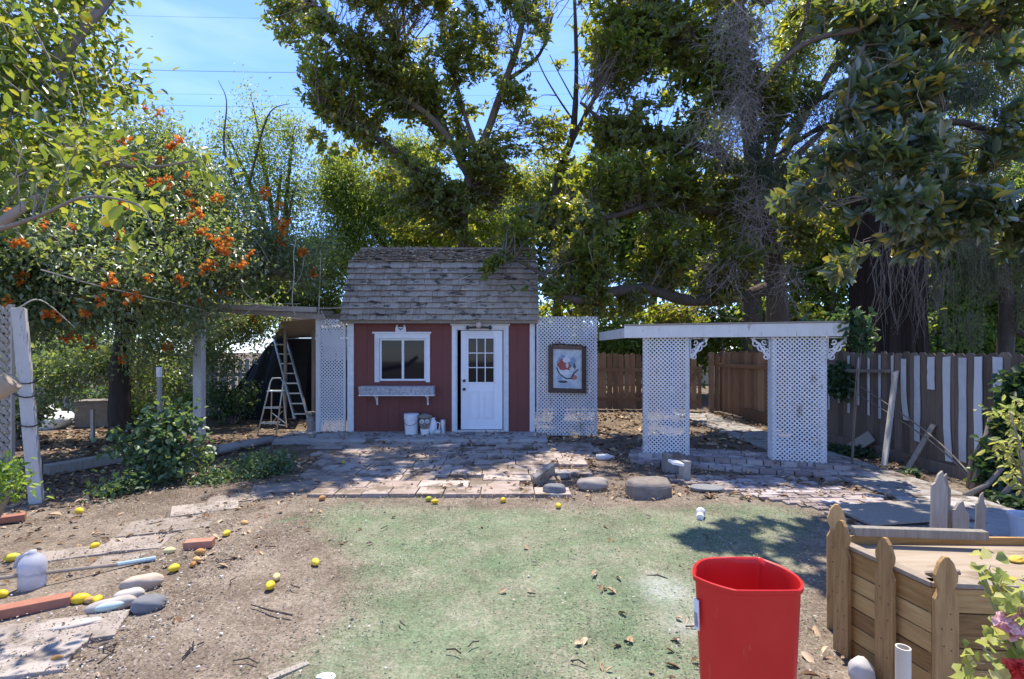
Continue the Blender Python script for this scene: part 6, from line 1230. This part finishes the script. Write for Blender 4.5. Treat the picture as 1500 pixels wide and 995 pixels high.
ground_scatter('fallen_leaves', 9000, (-11, 5.5, 8, 14), (.06, .13), LITTER, 'dry leaves covering the ground behind the arbor and beside the shed', 'fallen leaves', lambda x, y: np.where((x > -4.2) & (x < .6) & (y < 12.2), .06, .8 * np.clip(.6 + .6 * vnoise(x, y, 1.8, 78), .1, 1)))
ground_scatter('step_litter', 160, (-4.1, .6, 8.84, 9.66), (.04, .09), LITTER, 'dry leaves lying on the concrete step', 'fallen leaves', z=.092)
ground_scatter('patio_litter', 420, (-2.4, .9, 5.7, 8.8), (.03, .08), LITTER, 'dry leaves lying on the patio pavers', 'fallen leaves', z=.042)
def d_chip(x, y): return np.clip((.75 - .5 * ingreen(x, y)) * np.where((x > -2.3) & (x < .5) & (y > 5.6), .6, 1) * (.75 + .5 * vnoise(x, y, 2.8, 79)), 0, 1)
ground_scatter('wood_chips', 70000, (-4.6, 3.2, 2.1, 6.4), (.007, .020), CHIP, 'fine wood chips and grit over the bare dirt', 'wood chips', d_chip, z=.016, flat=.5, asp=.5, shape='diamond', curl=.1)
b = MB()
for i in range(90):
    px, py = rnd.choice(((rnd.gauss(190, 60), rnd.gauss(915, 30)), (rnd.gauss(60, 50), rnd.gauss(905, 25)), (rnd.gauss(130, 40), rnd.gauss(980, 20)), (rnd.uniform(200, 1000), rnd.uniform(760, 990)), (rnd.gauss(260, 40), rnd.gauss(830, 30)))); py = max(745, py); p = G(px, py); s = rnd.uniform(.004, .011); b.blob((p.x, p.y, .014), (s, s * .75, s * .6), .2, 7, 5, rz=rnd.uniform(0, 3))
tag(b.build('white_gravel', surf('white_pebble', ((.5, .48, .45), (.62, .6, .57), (.72, .7, .67)), 9), smooth=True), 'scattered small white pebbles on the dirt', 'gravel', kind='stuff')
b = MB()
for i in range(26):
    px, py = rnd.uniform(60, 1180), rnd.uniform(770, 985); p = G(px, py); a = rnd.uniform(0, 6.28); l = rnd.uniform(.05, .16); b.tube([(p.x, p.y, .016), (p.x + math.cos(a) * l * .5, p.y + math.sin(a) * l * .5, .022), (p.x + math.cos(a + .3) * l, p.y + math.sin(a + .3) * l, .015)], .004, 5)
tag(b.build('small_twigs', DARKBARK), 'small broken twigs scattered on turf and dirt', 'twigs', kind='stuff')
def d_turf(x, y):
    xs, ys, gr = GR; i = np.clip(np.searchsorted(xs, x), 0, len(xs) - 1); j = np.clip(np.searchsorted(ys, y), 0, len(ys) - 1)
    return np.clip(gr[i, j] - .25, 0, 1) * np.clip(.45 + .5 * vnoise(x, y, 2.5, 90) + .35 * vnoise(x, y, 9, 91), .05, 1)
TURF = surf('turf_fibre', ((.06, .11, .05), (.14, .21, .105), (.26, .33, .18)), 20, rough=.9, bump=0, tone=.95)
ground_scatter('turf_fibres', 90000, (-2.8, 3.2, 2.2, 5.7), (.008, .018), TURF, 'short worn green turf fibres over the dirt', 'turf', d_turf, z=.012, flat=.75, asp=.28, shape='diamond', curl=.1)
P = np.stack([rng.uniform(-3.1, .45, 900), rng.uniform(9.62, 10.9, 900), np.zeros(900)], 1); P = P[rng.random(900) < np.where(P[:, 1] > 9.98, .9, .10)]
P[:, 2] = np.where(P[:, 1] < 10.0, 2.17 + (P[:, 1] - 9.53) * 2.367 + .07, 3.325 + (P[:, 1] - 9.985) * .4645 + .075)
k = len(P); tag(leaves('roof_litter', P, rng.normal(size=(k, 3)) * A3([[1, .5, .3]]), A3([[0, -.6, 1.]]) + rng.normal(0, .4, (k, 3)), rng.uniform(.04, .09, k), .035, LITTER, None, 'oval'), 'dry leaves and twigs caught on the shed roof', 'fallen leaves', kind='stuff')
a, c = G(368, 890), G(428, 905); b = MB(); b.tube([(a.x, a.y, .018), (a.x * .5 + c.x * .5, a.y * .5 + c.y * .5 - .015, .02), (c.x, c.y, .016)], [.004, .006, .006], 6); tag(b.build('stick', DARKBARK), 'curved dark stick lying on bare dirt below two lemons', 'stick')
